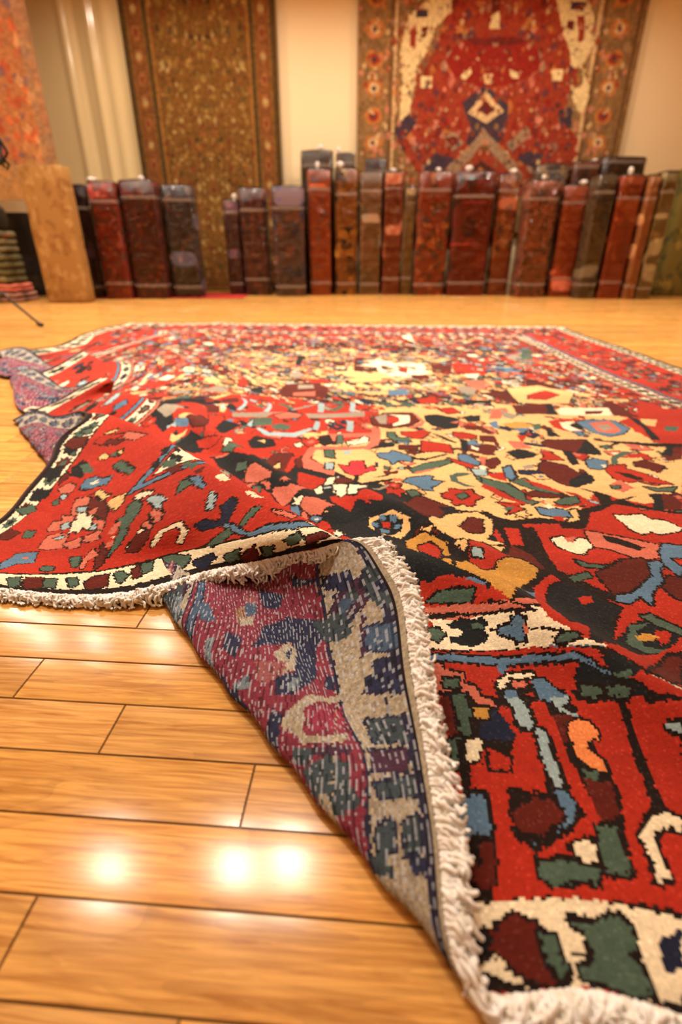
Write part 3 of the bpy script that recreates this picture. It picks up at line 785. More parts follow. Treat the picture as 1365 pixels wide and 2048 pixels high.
Lo 147,508 152,518 176,508 169,494
Eo 132,487 150,500 168,480 147,476
Go 270,481 287,477 341,429 329,426 311,442
Go 357,405 358,414 386,406 404,370 406,351 369,387
Eo 428,352 436,359 461,335 478,299 480,265 495,226 499,187 485,136 484,169 477,236 461,277 434,308 447,314
Io 425,374 430,383 468,357 458,354 445,358 436,359
Lo 466,344 478,343 495,330 524,302 512,305 528,278 508,295 487,318
Po 508,278 510,289 540,264 551,237 540,235 534,249
Po 514,245 519,256 543,225 545,207 527,226
Io 518,219 520,233 534,216 534,203
Io 517,165 520,187 531,158
Mo 523,144 522,213 544,216 556,174 547,131
Io 569,152 567,187 570,198 592,205 599,204 632,165 637,134 638,113 625,127 622,156 618,173 601,189 580,186 581,156 576,136
P 443,263 442,292 451,295 461,271 461,246
I 463,234 470,244 473,228
P 457,206 473,221 482,196 473,189
Mo 462,176 453,221 480,167 475,111 456,89
Eo 399,173 425,173 421,112 410,109
Po 429,143 443,201 461,162 442,138 428,95 423,111
Bo 226,146 245,191 244,218 299,242 317,165 271,157 251,125 238,107
P 271,197 293,207 289,187
Eo 336,110 345,135 371,123 366,100 347,96
Eo 192,305 169,340 205,352 226,315
Eo 535,309 520,345 529,355 557,327 552,320 548,313
Eo 598,79 614,82 655,60 642,39 621,29 599,47
Eo 552,78 579,77 565,46 544,44
Mo 530,65 547,76 540,39 523,36
Eo 495,66 512,68 518,51 499,30 489,36
Mo 427,42 443,59 482,66 468,27 439,17 422,18
Eo 391,59 412,62 414,36 393,25
Eo 345,61 370,60 363,24 336,21
Mo 294,23 306,64 343,65 334,21 300,7
Eo 261,52 295,68 287,22 263,8
No 637,176 650,179 686,154 680,181 665,202 674,219 695,197 698,172 706,143 687,141 666,141
Lo 625,237 618,265 634,249 651,205 640,212
Eo 537,308 518,349 539,343 558,317 542,316
Bo 534,349 559,337 591,298 594,286 576,304
Eo 732,123 731,147 739,163 752,157 743,129 738,115
Bo 696,141 713,135 757,90 781,98 875,70 890,65 848,64 811,74 784,79 759,81 732,106
Eo 688,87 703,111 714,125 727,106 715,86 699,79
I 690,229 715,217 749,186 729,190
I 599,318 619,328 648,288 630,288
Po 778,139 801,125 840,105 828,96 797,120
No 651,39 697,56 697,37 663,11 649,17
Eo 716,42 747,55 735,22 710,11
Mo 749,36 772,53 771,18 749,2 736,13
Eo 783,42 805,38 794,14 780,13
Eo 827,45 851,51 867,34 839,23
Mo 869,36 899,44 913,29 875,17
Mo 22,748 26,782 71,771 81,724 52,722
Ko 19,568 9,610 55,637 74,587 47,570
Eo 40,811 63,809 73,782 57,788
Ko 35,452 41,504 87,534 95,500 73,472
Eo 8,377 63,445 99,441 71,396
Eo 54,692 62,709 73,683
Mo 85,272 84,310 161,324 154,276 118,258
Ko 96,626 114,650 152,621 167,574 119,594
E 119,633 153,627 198,577 165,585
Eo 248,569 261,572 345,494 343,483 295,522
Go 173,633 177,647 206,620 203,610
Eo 210,618 221,626 242,598
Go 227,617 237,622 247,600
Ro 107,722 117,746 203,694 147,691
Go 119,753 147,749 162,736 132,740
Po 204,678 200,703 257,663 280,646 254,640
Mo 144,696 151,706 218,662 203,656
Mo 88,570 89,610 115,591 101,554
No 1175,34 1190,17 1215,17 1229,8 1245,10 1216,46 1196,44 1199,34
Io 1245,27 1250,6 1280,10 1268,28
Eo 1260,54 1280,16 1313,17 1302,61
Mo 1315,71 1322,18 1350,27 1346,74
Eo 1358,73 1357,18 1380,20 1375,66
Eo 1405,75 1399,56 1428,52 1432,70
Eo 1407,43 1397,24 1428,18 1435,42
Bo 1110,39 1135,9 1180,9 1152,40
Eo 1023,26 1039,6 1079,10 1064,29
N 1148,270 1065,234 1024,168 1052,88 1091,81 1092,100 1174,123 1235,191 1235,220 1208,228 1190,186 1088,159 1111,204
I 1151,226 1089,174 1112,154 1184,185 1198,214
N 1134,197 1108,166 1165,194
P 1181,263 1176,230 1165,199 1204,214 1221,243 1207,258
L 1210,293 1201,268 1219,262 1224,287
E 1051,107 1058,57 1084,50 1111,56 1097,86
B 1035,57 1051,45 1068,48 1058,65
O 1042,309 1014,276 1088,285 1095,305
B 1003,275 995,248 1030,248 1054,277
P 981,283 969,241 998,248 1003,275
I 1074,299 1040,256 1075,261 1094,293
I 1229,163 1201,69 1215,76 1235,144 1259,174 1289,175 1298,162 1285,94 1302,106 1308,169 1298,178 1284,204 1269,206 1251,188
T 1255,171 1227,81 1278,100 1289,168
E 1339,172 1321,133 1334,108 1357,105 1379,91 1392,113 1389,138 1371,152
I 1366,146 1368,132 1400,124 1407,133
E 1006,515 1008,444 1048,438 1055,420 1081,444 1051,473
L 1020,460 1021,440 1086,439
M 1308,154 1310,100 1324,104 1321,161
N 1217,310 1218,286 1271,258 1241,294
L 1123,362 1122,348 1184,336 1171,352
E 1434,84 1428,61 1451,54 1453,75
N 1436,38 1433,22 1453,18 1452,36
I 1198,90 1199,87 1202,87 1202,91
I 1208,92 1208,88 1212,89 1212,93
I 1216,94 1215,90 1219,91 1220,95
I 1226,97 1225,92 1229,93 1229,98
I 1234,99 1233,95 1239,97 1240,102
I 1245,103 1244,98 1248,100 1250,105
I 1257,108 1255,103 1260,105 1261,110
I 1267,114 1265,107 1272,110 1273,116
I 1278,118 1277,114 1281,115 1282,119
I 1286,120 1285,116 1291,118 1291,122
I 1295,122 1294,119 1298,120 1298,123
I 1303,124 1303,121 1307,121 1307,124
I 1310,125 1310,122 1314,122 1314,125
I 1317,125 1317,123 1320,123 1320,126
I 1324,126 1325,123 1327,124 1327,126
I 1330,128 1330,124 1333,124 1332,128
I 1336,128 1337,126 1339,126 1339,128
I 1341,128 1342,126 1345,126 1345,128
I 1347,128 1348,126 1350,126 1350,128
I 1353,128 1353,125 1356,125 1355,128
I 1358,128 1358,125 1361,125 1361,127
I 1363,127 1363,125 1365,124 1365,127
I 1367,127 1367,124 1371,124 1371,127
I 1373,128 1373,126 1375,126 1375,128
K 377,525 393,543 409,500 399,496
K 419,494 467,456 473,429 435,459
E 412,467 448,457 471,421 437,435
M 446,429 475,424 498,391 470,400
E 482,428 530,398 524,380 491,406
K 389,481 401,485 422,447 416,438
K 412,536 444,503 441,485 417,509
M 531,367 551,376 559,352 547,350
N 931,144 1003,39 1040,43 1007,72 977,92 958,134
E 1012,21 1040,1 1083,2 1110,12 1078,26 1048,27
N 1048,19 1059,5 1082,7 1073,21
B 1039,410 1043,377 1091,349 1080,384
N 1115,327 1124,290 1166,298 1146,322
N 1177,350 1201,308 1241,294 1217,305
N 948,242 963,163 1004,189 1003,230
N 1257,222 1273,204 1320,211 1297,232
E 1311,185 1314,152 1333,161 1336,186
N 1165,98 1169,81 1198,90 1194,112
L 1203,189 1202,173 1230,191 1225,205
M 1063,38 1069,34 1161,44 1157,48"""
def rug_fit():
    X=CP[:,:2]; Y=CP[:,2:]; n=len(X)
    K=np.linalg.norm(X[:,None]-X[None],axis=2)**3+1e-5*np.eye(n)
    P=np.hstack([np.ones((n,1)),X]); A=np.block([[K,P],[P.T,np.zeros((3,3))]])
    return np.linalg.solve(A,np.vstack([Y,np.zeros((3,3))]))
RCO=rug_fit()
def rug_point(uv):
    """position of the rug sheet for sheet coordinates uv (n,2)"""
    uv=np.asarray(uv,float); X=CP[:,:2]; out=np.zeros((len(uv),3))
    for i in range(0,len(uv),20000):
        q=uv[i:i+20000]; K=((q[:,None,0]-X[None,:,0])**2+(q[:,None,1]-X[None,:,1])**2)**1.5
        out[i:i+20000]=K@RCO[:-3]+RCO[-3]+q@RCO[-2:]
    s=uv[:,0]/UC1+uv[:,1]/VC1
    for pts,hh,ww in RIDGES:
        pts=np.array(pts,float); best=np.full(len(uv),1e9); tt=np.zeros(len(uv))
        seg=np.linalg.norm(np.diff(pts,axis=0),axis=1); tot=np.concatenate([[0],np.cumsum(seg)])
        for i in range(len(pts)-1):
            a=pts[i]; ab=pts[i+1]-a
            k=np.clip(((out[:,:2]-a)@ab)/(ab@ab),0,1); d=np.linalg.norm(out[:,:2]-(a+k[:,None]*ab),axis=1)
            m=d<best; best=np.where(m,d,best); tt=np.where(m,(tot[i]+k*seg[i])/tot[-1],tt)
        out[:,2]+=np.interp(tt,np.linspace(0,1,len(hh)),hh)*np.exp(-(best/ww)**2)*np.clip((s-1.06)/.15,0,1)
    x,y=out[:,0],out[:,1]
    und=.0022*(np.sin(x*9+y*6)+np.sin(y*11-x*5+1.3)+.7*np.sin(x*17-y*15))*np.clip((s-1.1)/.2,0,1)
    out[:,2]=np.maximum(out[:,2],.010)+np.abs(und)
    return out
def steps(a,b,fine,coarse,knee):
    out=[a]
    while out[-1]<b:
        x=out[-1]; f=fine if x<knee else min(coarse,fine+(x-knee)*.003)
        out.append(x+f)
    out=np.array(out); return a+(out-a)*(b-a)/(out[-1]-a)
US=steps(0,RW,.0031,.0045,2.0); VS=steps(0,RL,.0029,.0058,1.5)
nu,nv=len(US),len(VS)
UU,VV=np.meshgrid(US,VS,indexing='ij')
P=rug_point(np.stack([UU.ravel(),VV.ravel()],1)).reshape(nu,nv,3)
# ---- the knotted design, one colour per knot block
uc=(US[1:]+US[:-1])/2; vc=(VS[1:]+VS[:-1])/2
U,V=np.meshgrid(uc,vc,indexing='ij')
def hsh(i,j,k=0):
    h=(i.astype(np.int64)*73856093)^(j.astype(np.int64)*19349663)^(k*83492791+12345)
    h=(h^(h>>13))*1274126177; h^=h>>16
    return (h&0xffff)/65535.
bi=np.floor(U/.0055); bj=np.floor(V/.0055)
JU=(hsh(bi,bj,1)-.5)*.0045; JV=(hsh(bi,bj,2)-.5)*.0045     # stepped knot outlines
UJ=U+JU; VJ=V+JV
G=np.full(U.shape,IX['R'],dtype=np.int8)
def rng_idx(a,lo,hi): return np.searchsorted(a,lo),np.searchsorted(a,hi)
def paint(poly,key,outline=0.0,okey='D',mask=None):
    p=np.array(poly,float); r=outline+.006
    i0,i1=rng_idx(uc,p[:,0].min()-r,p[:,0].max()+r); j0,j1=rng_idx(vc,p[:,1].min()-r,p[:,1].max()+r)
    if i1<=i0 or j1<=j0: return
    x=UJ[i0:i1,j0:j1]; y=VJ[i0:i1,j0:j1]
    ins=np.zeros(x.shape,bool); near=np.zeros(x.shape,bool)
    n=len(p)
    for k in range(n):
        x1,y1=p[k]; x2,y2=p[(k+1)%n]
        if y1!=y2:
            c=((y1>y)!=(y2>y))&(x<(x2-x1)*(y-y1)/(y2-y1)+x1); ins^=c
        if outline>0:
            ab=np.array([x2-x1,y2-y1]); dd=ab@ab
            t=np.clip(((x-x1)*ab[0]+(y-y1)*ab[1])/(dd+1e-12),0,1)
            near|=((x-x1-t*ab[0])**2+(y-y1-t*ab[1])**2)<outline**2
    g=G[i0:i1,j0:j1]
    if outline>0: g[near&~ins]=IX[okey]
    g[ins]=IX[key]
def jag(cx,cy,rx,ry,kind,ang=0,n=None):
    out=[]
    ca,sa=math.cos(ang),math.sin(ang)
    if kind=='rosette':
        for k in range(16):
            a=2*PI*k/16; r=1 if k%2==0 else .72
            out.append((math.cos(a)*r,math.sin(a)*r))
    elif kind=='diamond': out=[(1,0),(.5,.5),(0,1),(-.5,.5),(-1,0),(-.5,-.5),(0,-1),(.5,-.5)]
    elif kind=='leaf': out=[(1,0),(.55,.25),(.5,.7),(.1,.45),(-.3,.9),(-.35,.35),(-1,.2),(-.6,-.1),(-.8,-.6),(-.2,-.4),(.1,-.9),(.35,-.35)]
    elif kind=='bar': out=[(1,.3),(-1,.5),(-1,-.4),(-.2,-.5),(1,-.3)]
    elif kind=='hook': out=[(1,.2),(.4,.9),(-.6,.9),(-1,.2),(-.8,-.9),(-.5,-.9),(-.6,.1),(-.4,.5),(.2,.5),(.6,.1),(.7,-.6),(1,-.6)]
    else: out=[(1,1),(-1,1),(-1,-1),(1,-1)]
    return [(cx+(x*ca-y*sa)*rx,cy+(x*sa+y*ca)*ry) for x,y in out]
rnd=random.Random(5)
def mirror(poly): return [(RW-a,b) for a,b in poly]
def motif_lines(lines,r=.0034):
    for l in lines:
        c,rest=l.split(' ',1)
        pts=[tuple(float(q)/1000 for q in a.split(',')) for a in rest.split()]
        q_=sum(a/UC1+b/VC1 for a,b in pts)/len(pts)
        paint(pts,c[0],(r*1.4 if q_>1 else r) if c.endswith('o') else 0)
MOT=MOTIFS.strip().splitlines()
# field far part: big ground zones, mirrored about the long axis
for pts,k in ([((.95,2.8),(1.2,3.3),(1.7,3.5),(1.7,2.0),(1.0,2.0)),'G'],[((1.0,3.35),(1.7,3.55),(1.7,3.62),(.9,3.5)),'K']):
    paint(pts,k,.008); paint(mirror(pts),k,.008)
motif_lines(MOT[:4])
for n_ in range(1900):
    x=rnd.uniform(.50,1.7); y=rnd.uniform(2.0,4.08) if rnd.random()<.85 else rnd.uniform(.5,2.2); s_=rnd.choice([.012,.016,.02,.028,.04])
    kind=rnd.choice(['rosette','diamond','leaf','leaf','bar','hook'])
    c=rnd.choice('RRRMMKIGPPSBLEENVGI'); a=rnd.choice([0,.6,1.57,2.2]); ry=s_*rnd.uniform(.7,1.6)
    pl=jag(x,y,s_,ry,kind,a); c2=rnd.choice('IGPBR')
    for q in (pl,mirror(pl)):
        paint(q,c,.0035)
        if kind in('rosette','diamond'):
            m_=np.array(q).mean(0); paint([(m_[0]+(a_-m_[0])*.4,m_[1]+(b_-m_[1])*.4) for a_,b_ in q],c2)
# borders from the edge inwards
DE=np.minimum(np.minimum(UJ,VJ),np.minimum(RW-UJ,RL-VJ))
for lo,hi,k in ((0,.018,'D'),(.018,.080,'I'),(.080,.086,'D'),(.086,.392,'R'),(.392,.397,'D'),(.397,.411,'B'),(.411,.415,'D'),(.415,.423,'R'),(.423,.427,'D'),(.427,.482,'I'),(.482,.488,'D'),(.488,.503,'P'),(.503,.512,'D')):
    G[(DE>=lo)&(DE<hi)]=IX[k]
def guard(d,skip,wd,step):
    """flowers along a guard stripe lying at distance d from the edge"""
    cols='EMKEMN'; k=0
    for side in range(4):
        Ls=RL if side<2 else RW
        s_=d+.04
        while s_<Ls-d:
            x,y={0:(d,s_),1:(RW-d,s_),2:(s_,d),3:(s_,RL-d)}[side]
            if not skip(x,y):
                a,b=(wd,step*.42) if side<2 else (step*.42,wd)
                paint(jag(x,y,a,b,'rosette'),cols[k%6],.003)
                paint(jag(x,y,a*.4,b*.4,'box'),'DEK'[k%3])
            k+=1; s_+=step
guard(.049,lambda x,y:(y<.1 and (x<.97 or 1.06<x<1.95)),.026,.080)
guard(.455,lambda x,y:(y<.5 and (1.5<x<2.05 or x<.62)),.022,.072)
for n_ in range(1900):
    s_=rnd.uniform(.12,RL-.12); d=rnd.choice([.14,.19,.24,.29,.34])+rnd.uniform(-.015,.015)
    side=rnd.randrange(4)
    if side>1: s_=rnd.uniform(.12,RW-.12)
    x,y={0:(d,s_),1:(RW-d,s_),2:(s_,d),3:(s_,RL-d)}[side]
    if (y<.42 and x<2.1) or (x<.42 and y<1.0): continue
    r_=rnd.uniform(.008,.026)
    paint(jag(x,y,r_,r_*rnd.uniform(.8,1.5),rnd.choice(['rosette','diamond','leaf','leaf','hook','bar']),rnd.choice([0,.7,1.57,2.4])),rnd.choice('EEPPILBGNMMMVVKD'),.004)
motif_lines(MOT[4:])  # includes a navy patch on the back painting shade under the fold peak
for n_ in range(900):
    x=rnd.uniform(.50,RW-.5); y=rnd.uniform(2.45,4.06); s_=rnd.choice([.010,.014,.018,.024])
    q=jag(x,y,s_,s_*rnd.uniform(.7,1.5),rnd.choice(['rosette','diamond','leaf','bar','hook']),rnd.choice([0,.6,1.57,2.2])); paint(q,rnd.choice('RRMMKKIGPPVVBLE'),.004)
# wool: every knot row dyed a little differently (abrash), every knot a little too
rowv=1+.10*np.interp(vc,np.linspace(0,RL,60),RNG.normal(0,1,60)).clip(-1,1)
knot=1+.22*(hsh(np.floor(U/.0031),np.floor(V/.0029),5)-.5)
blot=1+.12*(hsh(np.floor(U/.03+JU*200),np.floor(V/.012),6)-.5)
COL=PALC[G]*(rowv[None,:,None]*knot[...,None]*blot[...,None])
fuzz=(hsh(np.floor(U/.0031),np.floor(V/.0029),9)>.93)
COL=np.where(fuzz[...,None],COL*1.25+.012,COL)
# ---- geometry
dU=np.gradient(P,axis=0); dV=np.gradient(P,axis=1)
NR=np.cross(dU,dV); NR/=np.linalg.norm(NR,axis=2)[...,None]+1e-12
if NR[int(nu*.7),int(nv*.5),2]<0: NR=-NR
dark=np.isin(G,[IX['D'],IX['K'],IX['N']]).astype(float)
dk=np.zeros((nu,nv)); dk[:-1,:-1]=dark
disp=.0024+RNG.uniform(-.00045,.00045,(nu,nv))-.0007*dk
PT=P+NR*disp[...,None]
BT=P-NR*.0032
idx=np.arange(nu*nv).reshape(nu,nv)
quads=np.stack([idx[:-1,:-1],idx[1:,:-1],idx[1:,1:],idx[:-1,1:]],-1)
def attr_mat(name,rough,bump=0,sheen=0):
    m,nt,b=mat(name); a=N(nt,'ShaderNodeAttribute',attribute_name='Knots')
    L(nt,a.outputs['Color'],b.inputs['Base Color']); b.inputs['Roughness'].default_value=rough
    b.inputs['Specular IOR Level'].default_value=.2
    if sheen: b.inputs['Sheen Weight'].default_value=sheen; b.inputs['Sheen Roughness'].default_value=.5
    if bump:
        n=N(nt,'ShaderNodeTexNoise',inp={'Scale':420.0,'Detail':3.0}); g=N(nt,'ShaderNodeTexCoord'); L(nt,g.outputs['Object'],n.inputs['Vector'])
        bp=N(nt,'ShaderNodeBump',inp={'Strength':bump,'Distance':.002}); L(nt,n.outputs[0],bp.inputs['Height']); L(nt,bp.outputs[0],b.inputs['Normal'])
    return m
M_pile=attr_mat('rug_wool_pile',.95,.5,.04); M_back=attr_mat('rug_woven_back',.85,.4)
M_yarn,nt,b=mat('cotton_fringe_yarn'); b.inputs['Base Color'].default_value=(*lin('f2ead8'),1); b.inputs['Roughness'].default_value=.9
b.inputs['Subsurface Weight'].default_value=.0
n=N(nt,'ShaderNodeTexNoise',inp={'Scale':90.0}); r=N(nt,'ShaderNodeValToRGB'); g=N(nt,'ShaderNodeTexCoord'); L(nt,g.outputs['Object'],n.inputs['Vector']); L(nt,n.outputs[0],r.inputs[0])
r.color_ramp.elements[0].position=.3; r.color_ramp.elements[0].color=(*lin('e9e2d2'),1); r.color_ramp.elements[1].position=.55; r.color_ramp.elements[1].color=(*lin('fcfaf6'),1); L(nt,r.outputs[0],b.inputs['Base Color'])
M_bind=plain('rug_selvedge_wool','2e1712',.9)
rug=thing('persian_rug','large red persian rug with cream fringe, its near left corner folded over in pleats','rug')
pile=mesh_obj('wool_pile',PT.reshape(-1,3),quads.reshape(-1,4),M_pile,rug,True); face_color(pile,COL.reshape(-1,3))
s_=U/1.95+V/2.1
reg=(s_<1)|(U<.75)
bq=quads[reg]
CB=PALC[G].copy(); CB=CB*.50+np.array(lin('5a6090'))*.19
jj=np.broadcast_to(np.arange(V.shape[1])[None],V.shape).astype(float); wf=hsh(np.floor(U/.0052+jj*.37),jj,21); row=np.mod(jj,3)
spk=(wf>np.where(row==0,.56,.965))
CB=np.where(spk[...,None],CB*.45+np.array(lin('ccd4e0'))*.42,CB)
dkw=(hsh(np.floor(U/.012),jj,23)>np.where(row==1,.70,.92))
CB=np.where(dkw[...,None]&~spk[...,None],CB*.45,CB)
ed=(V<.0065); CB=np.where(ed[...,None],np.array(lin('a79c86')),CB)
ed=(V>=.0070)&(V<.0094); CB=np.where(ed[...,None],np.array(lin('1c1418')),CB)
isI=(G==IX['I'])&~ed; CB=np.where(isI[...,None]&~spk[...,None],np.array(lin('a09682'))*(.8+.5*hsh(np.floor(U/.006),np.floor(V/.0029),24))[...,None],CB)
CB=CB*(.8+.4*hsh(np.floor(U/.0031),np.floor(V/.0029),31))[...,None]
used=np.zeros(nu*nv,bool); used[bq.ravel()]=True; rem=np.cumsum(used)-1
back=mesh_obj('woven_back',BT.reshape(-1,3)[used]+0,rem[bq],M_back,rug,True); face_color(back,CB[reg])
# bindings along both long sides
for nm,i_ in (('selvedge_cord',0),('selvedge_cord',nu-1)):
    path=P[i_,::3]; v,f=tube(path,.0048,7); mesh_obj(nm,v,f,M_bind,rug,True)
# fringe yarns
def fringe(j,sgn,spacing,name,length):
    A=Acc(); u=0.004
    edge=P[:,j]; outd=-sgn*dV[:,j]; outd=outd/np.linalg.norm(outd,axis=1)[:,None]
    tan=np.gradient(edge,axis=0); tan/=np.linalg.norm(tan,axis=1)[:,None]; nn=NR[:,j]
    rr=random.Random(3)
    while u<RW-.004:
        def at(a): return np.array([np.interp(u,US,a[:,k]) for k in range(3)])
        e=at(edge); o=at(outd); t=at(tan); n=at(nn)
        onrug=UC2*1.01<u<UC1*.96 and sgn>0
        floor_=.0035 if not onrug else .0165
        ln=length*rr.uniform(.65,1.2); m=13
        side=rr.uniform(-.45,.45); lift=rr.uniform(.0,.5); curl=rr.uniform(.0016,.0058); ph=rr.uniform(0,6.3); turns=rr.uniform(.8,2.2)
        loop=rr.random()<.6
        pts=[]
        for k in range(m):
            s=k/(m-1)
            d=ln*(math.sin(s*PI*.92)*.75 if loop else s)
            p=e+n*(-.001+.004*lift)+o*(d)+t*(side*ln*s+(s*.006 if loop else 0))
            p=p+n*(curl*math.sin(ph+turns*6.28*s)*min(1,s*4))+t*(curl*math.cos(ph+turns*6.28*s)*min(1,s*4))
            p=p+n*(lift*.012*math.sin(PI*s))
            sag=.55*ln*s*s*(1 if sgn>0 else .6)*(.35 if onrug else 1)
            p[2]-=sag
            p[2]=max(p[2],floor_+rr.uniform(0,.001)+.004*lift*(1-s))
            pts.append(p)
        v,f=tube(pts,np.linspace(.0023,.0019,m)*rr.uniform(.8,1.3),6); A.add(v,f)
        u+=spacing*rr.uniform(.6,1.4)
    return A.obj(name,M_yarn,rug,True)
fringe(0,1,.0014,'fringe',.031)
fringe(nv-1,-1,.008,'fringe',.014)

# ================================================================== ROOM
XL,XR,YB,YF,ZC=-5.6,5.6,8.2,-3.2,3.5
# floor of oak planks
BW=.0804; B0=.182; TH=math.radians(4.1)
M_floor,nt,b=mat('varnished_oak_planks')
uvn=N(nt,'ShaderNodeUVMap',uv_map='Plank'); tone=N(nt,'ShaderNodeAttribute',attribute_name='Tone')
mp=N(nt,'ShaderNodeMapping'); mp.inputs['Scale'].default_value=(3.0,55,1); L(nt,uvn.outputs[0],mp.inputs[0])
n1=N(nt,'ShaderNodeTexNoise',inp={'Scale':2.2,'Detail':5.0,'Roughness':.6,'Distortion':1.1}); L(nt,mp.outputs[0],n1.inputs['Vector'])
mp2=N(nt,'ShaderNodeMapping'); mp2.inputs['Scale'].default_value=(1.3,9,1); L(nt,uvn.outputs[0],mp2.inputs[0])
wv=N(nt,'ShaderNodeTexNoise',inp={'Scale':1.3,'Detail':2.0,'Distortion':.4}); L(nt,mp2.outputs[0],wv.inputs['Vector'])
mul=N(nt,'ShaderNodeMath',operation='MULTIPLY'); L(nt,wv.outputs[0],mul.inputs[0]); mul.inputs[1].default_value=13.0
sn=N(nt,'ShaderNodeMath',operation='FRACT'); L(nt,mul.outputs[0],sn.inputs[0])
rg=N(nt,'ShaderNodeValToRGB'); L(nt,sn.outputs[0],rg.inputs[0]); rg.color_ramp.elements[0].color=(.78,.78,.78,1); rg.color_ramp.elements[1].position=.35; rg.color_ramp.elements[1].color=(1,1,1,1)
rc=N(nt,'ShaderNodeValToRGB'); L(nt,n1.outputs[0],rc.inputs[0])
rc.color_ramp.elements[0].position=.32; rc.color_ramp.elements[0].color=(*lin('ae7236'),1); rc.color_ramp.elements[1].position=.62; rc.color_ramp.elements[1].color=(*lin('e2aa5e'),1)
mx=N(nt,'ShaderNodeMix',data_type='RGBA',blend_type='MULTIPLY'); mx.inputs[0].default_value=.7; L(nt,rc.outputs[0],mx.inputs[6]); L(nt,rg.outputs[0],mx.inputs[7])
mt=N(nt,'ShaderNodeMix',data_type='RGBA',blend_type='MULTIPLY'); mt.inputs[0].default_value=1; L(nt,mx.outputs[2],mt.inputs[6]); L(nt,tone.outputs['Color'],mt.inputs[7])
L(nt,mt.outputs[2],b.inputs['Base Color'])
b.inputs['Roughness'].default_value=.17; b.inputs['Specular IOR Level'].default_value=.22; b.inputs['Coat Weight'].default_value=.0; b.inputs['Coat Roughness'].default_value=.12
ge=N(nt,'ShaderNodeTexCoord'); nb=N(nt,'ShaderNodeTexNoise',inp={'Scale':6.0,'Detail':1.0}); L(nt,ge.outputs['Object'],nb.inputs['Vector'])
bp=N(nt,'ShaderNodeBump',inp={'Strength':.01,'Distance':.001}); L(nt,nb.outputs[0],bp.inputs['Height'])
bp2=N(nt,'ShaderNodeBump',inp={'Strength':.02,'Distance':.0001}); L(nt,n1.outputs[0],bp2.inputs['Height']); L(nt,bp.outputs[0],bp2.inputs['Normal']); L(nt,bp2.outputs[0],b.inputs['Normal'])
vs=[];fs=[];uvs=[];tones=[];smf=[]
SEAM={4:[-.51],3:[-.342],2:[-.138,-1.03],0:[-.323],-1:[-.149],1:[-.95,.35]}
ct,st=math.cos(TH),math.sin(TH)
def ab2w(a,bb): return (a*ct+bb*st,-a*st+bb*ct)
rp=random.Random(21)
for k in range(int(-3.8/BW),int(9.4/BW)):
    b0=B0+BW*k; b1=b0+BW
    cuts=[-6.5]
    if k in SEAM:
        c0=min(SEAM[k]); pre=[c0]
        while pre[-1]>-6.2: pre.append(pre[-1]-rp.uniform(.5,1.1))
        cuts+=sorted(pre[1:]); cuts+=sorted(SEAM[k])
        cuts=[c for c in cuts if c>=-6.5]; cuts=sorted(set(cuts))
    while cuts[-1]<6.5: cuts.append(cuts[-1]+rp.uniform(.45,1.15))
    for a0,a1 in zip(cuts[:-1],cuts[1:]):
        tn=rp.gauss(1,.09); hue=rp.uniform(-.04,.05); ou,ov=rp.uniform(0,50),rp.uniform(0,50)
        g_=.0004; bv=.0016; z0=rp.uniform(-.0002,.0); ti=rp.uniform(-.00025,.00025)
        ed=.016; dz=.00026
        ring=[(a0+g_,b0+g_,-.0016),(a1-g_,b0+g_,-.0016),(a1-g_,b1-g_,-.0016),(a0+g_,b1-g_,-.0016)]
        rim=[(a0+bv,b0+bv,z0-dz-ti),(a1-bv,b0+bv,z0-dz-ti),(a1-bv,b1-bv,z0-dz+ti),(a0+bv,b1-bv,z0-dz+ti)]
        prof_=[(b0+bv,z0-dz-ti),(b0+bv+ed*.45,z0-dz*.42-ti*.8),(b0+bv+ed,z0-dz*.08-ti*.5),(b0+bv+ed*1.6,z0-ti*.2),(b1-bv-ed*1.6,z0+ti*.2),(b1-bv-ed,z0-dz*.08+ti*.5),(b1-bv-ed*.45,z0-dz*.42+ti*.8),(b1-bv,z0-dz+ti)]
        top=[(a_,b_,z_) for b_,z_ in prof_ for a_ in (a0+bv,a1-bv)]
        base=len(vs); al=ring+rim+top
        for a,bb,z in al:
            x,y=ab2w(a,bb); vs.append((x,y,z))
        q=[(0,1,5,4),(1,2,6,5),(2,3,7,6),(3,0,4,7)]+[(8+2*j,9+2*j,11+2*j,10+2*j) for j in range(7)]
        for qi,f in enumerate(q):
            fs.append([base+i for i in f])
            uvs+= [(al[i][0]+ou,al[i][1]+ov) for i in f]
            d=1 if qi>3 else .5
            smf.append(qi>3)
            tones.append((tn*d*(1+hue*.4),tn*d,tn*d*(1-hue*2)))
n0=len(vs); vs+=[(XL-1,YF-1,-.0017),(XR+1,YF-1,-.0017),(XR+1,YB+1,-.0017),(XL-1,YB+1,-.0017)]; fs.append([n0,n0+1,n0+2,n0+3]); smf.append(False); uvs+=[(0,0)]*4; tones.append((.12,.09,.06))
fl=mesh_obj('floor',vs,np.array(fs),M_floor); fl.data.polygons.foreach_set('use_smooth',np.array(smf,dtype=bool))
uvl=fl.data.uv_layers.new(name='Plank'); uvl.data.foreach_set('uv',np.array(uvs,dtype=np.float32).ravel())
ta=fl.data.attributes.new('Tone','FLOAT_COLOR','FACE'); tc=np.ones((len(tones),4),dtype=np.float32); tc[:,:3]=tones; ta.data.foreach_set('color',tc.ravel())
fl['kind']='structure'
M_wall,nt,b=mat('cream_wall_paint'); b.inputs['Base Color'].default_value=(*lin('e4cba0'),1); b.inputs['Roughness'].default_value=.7
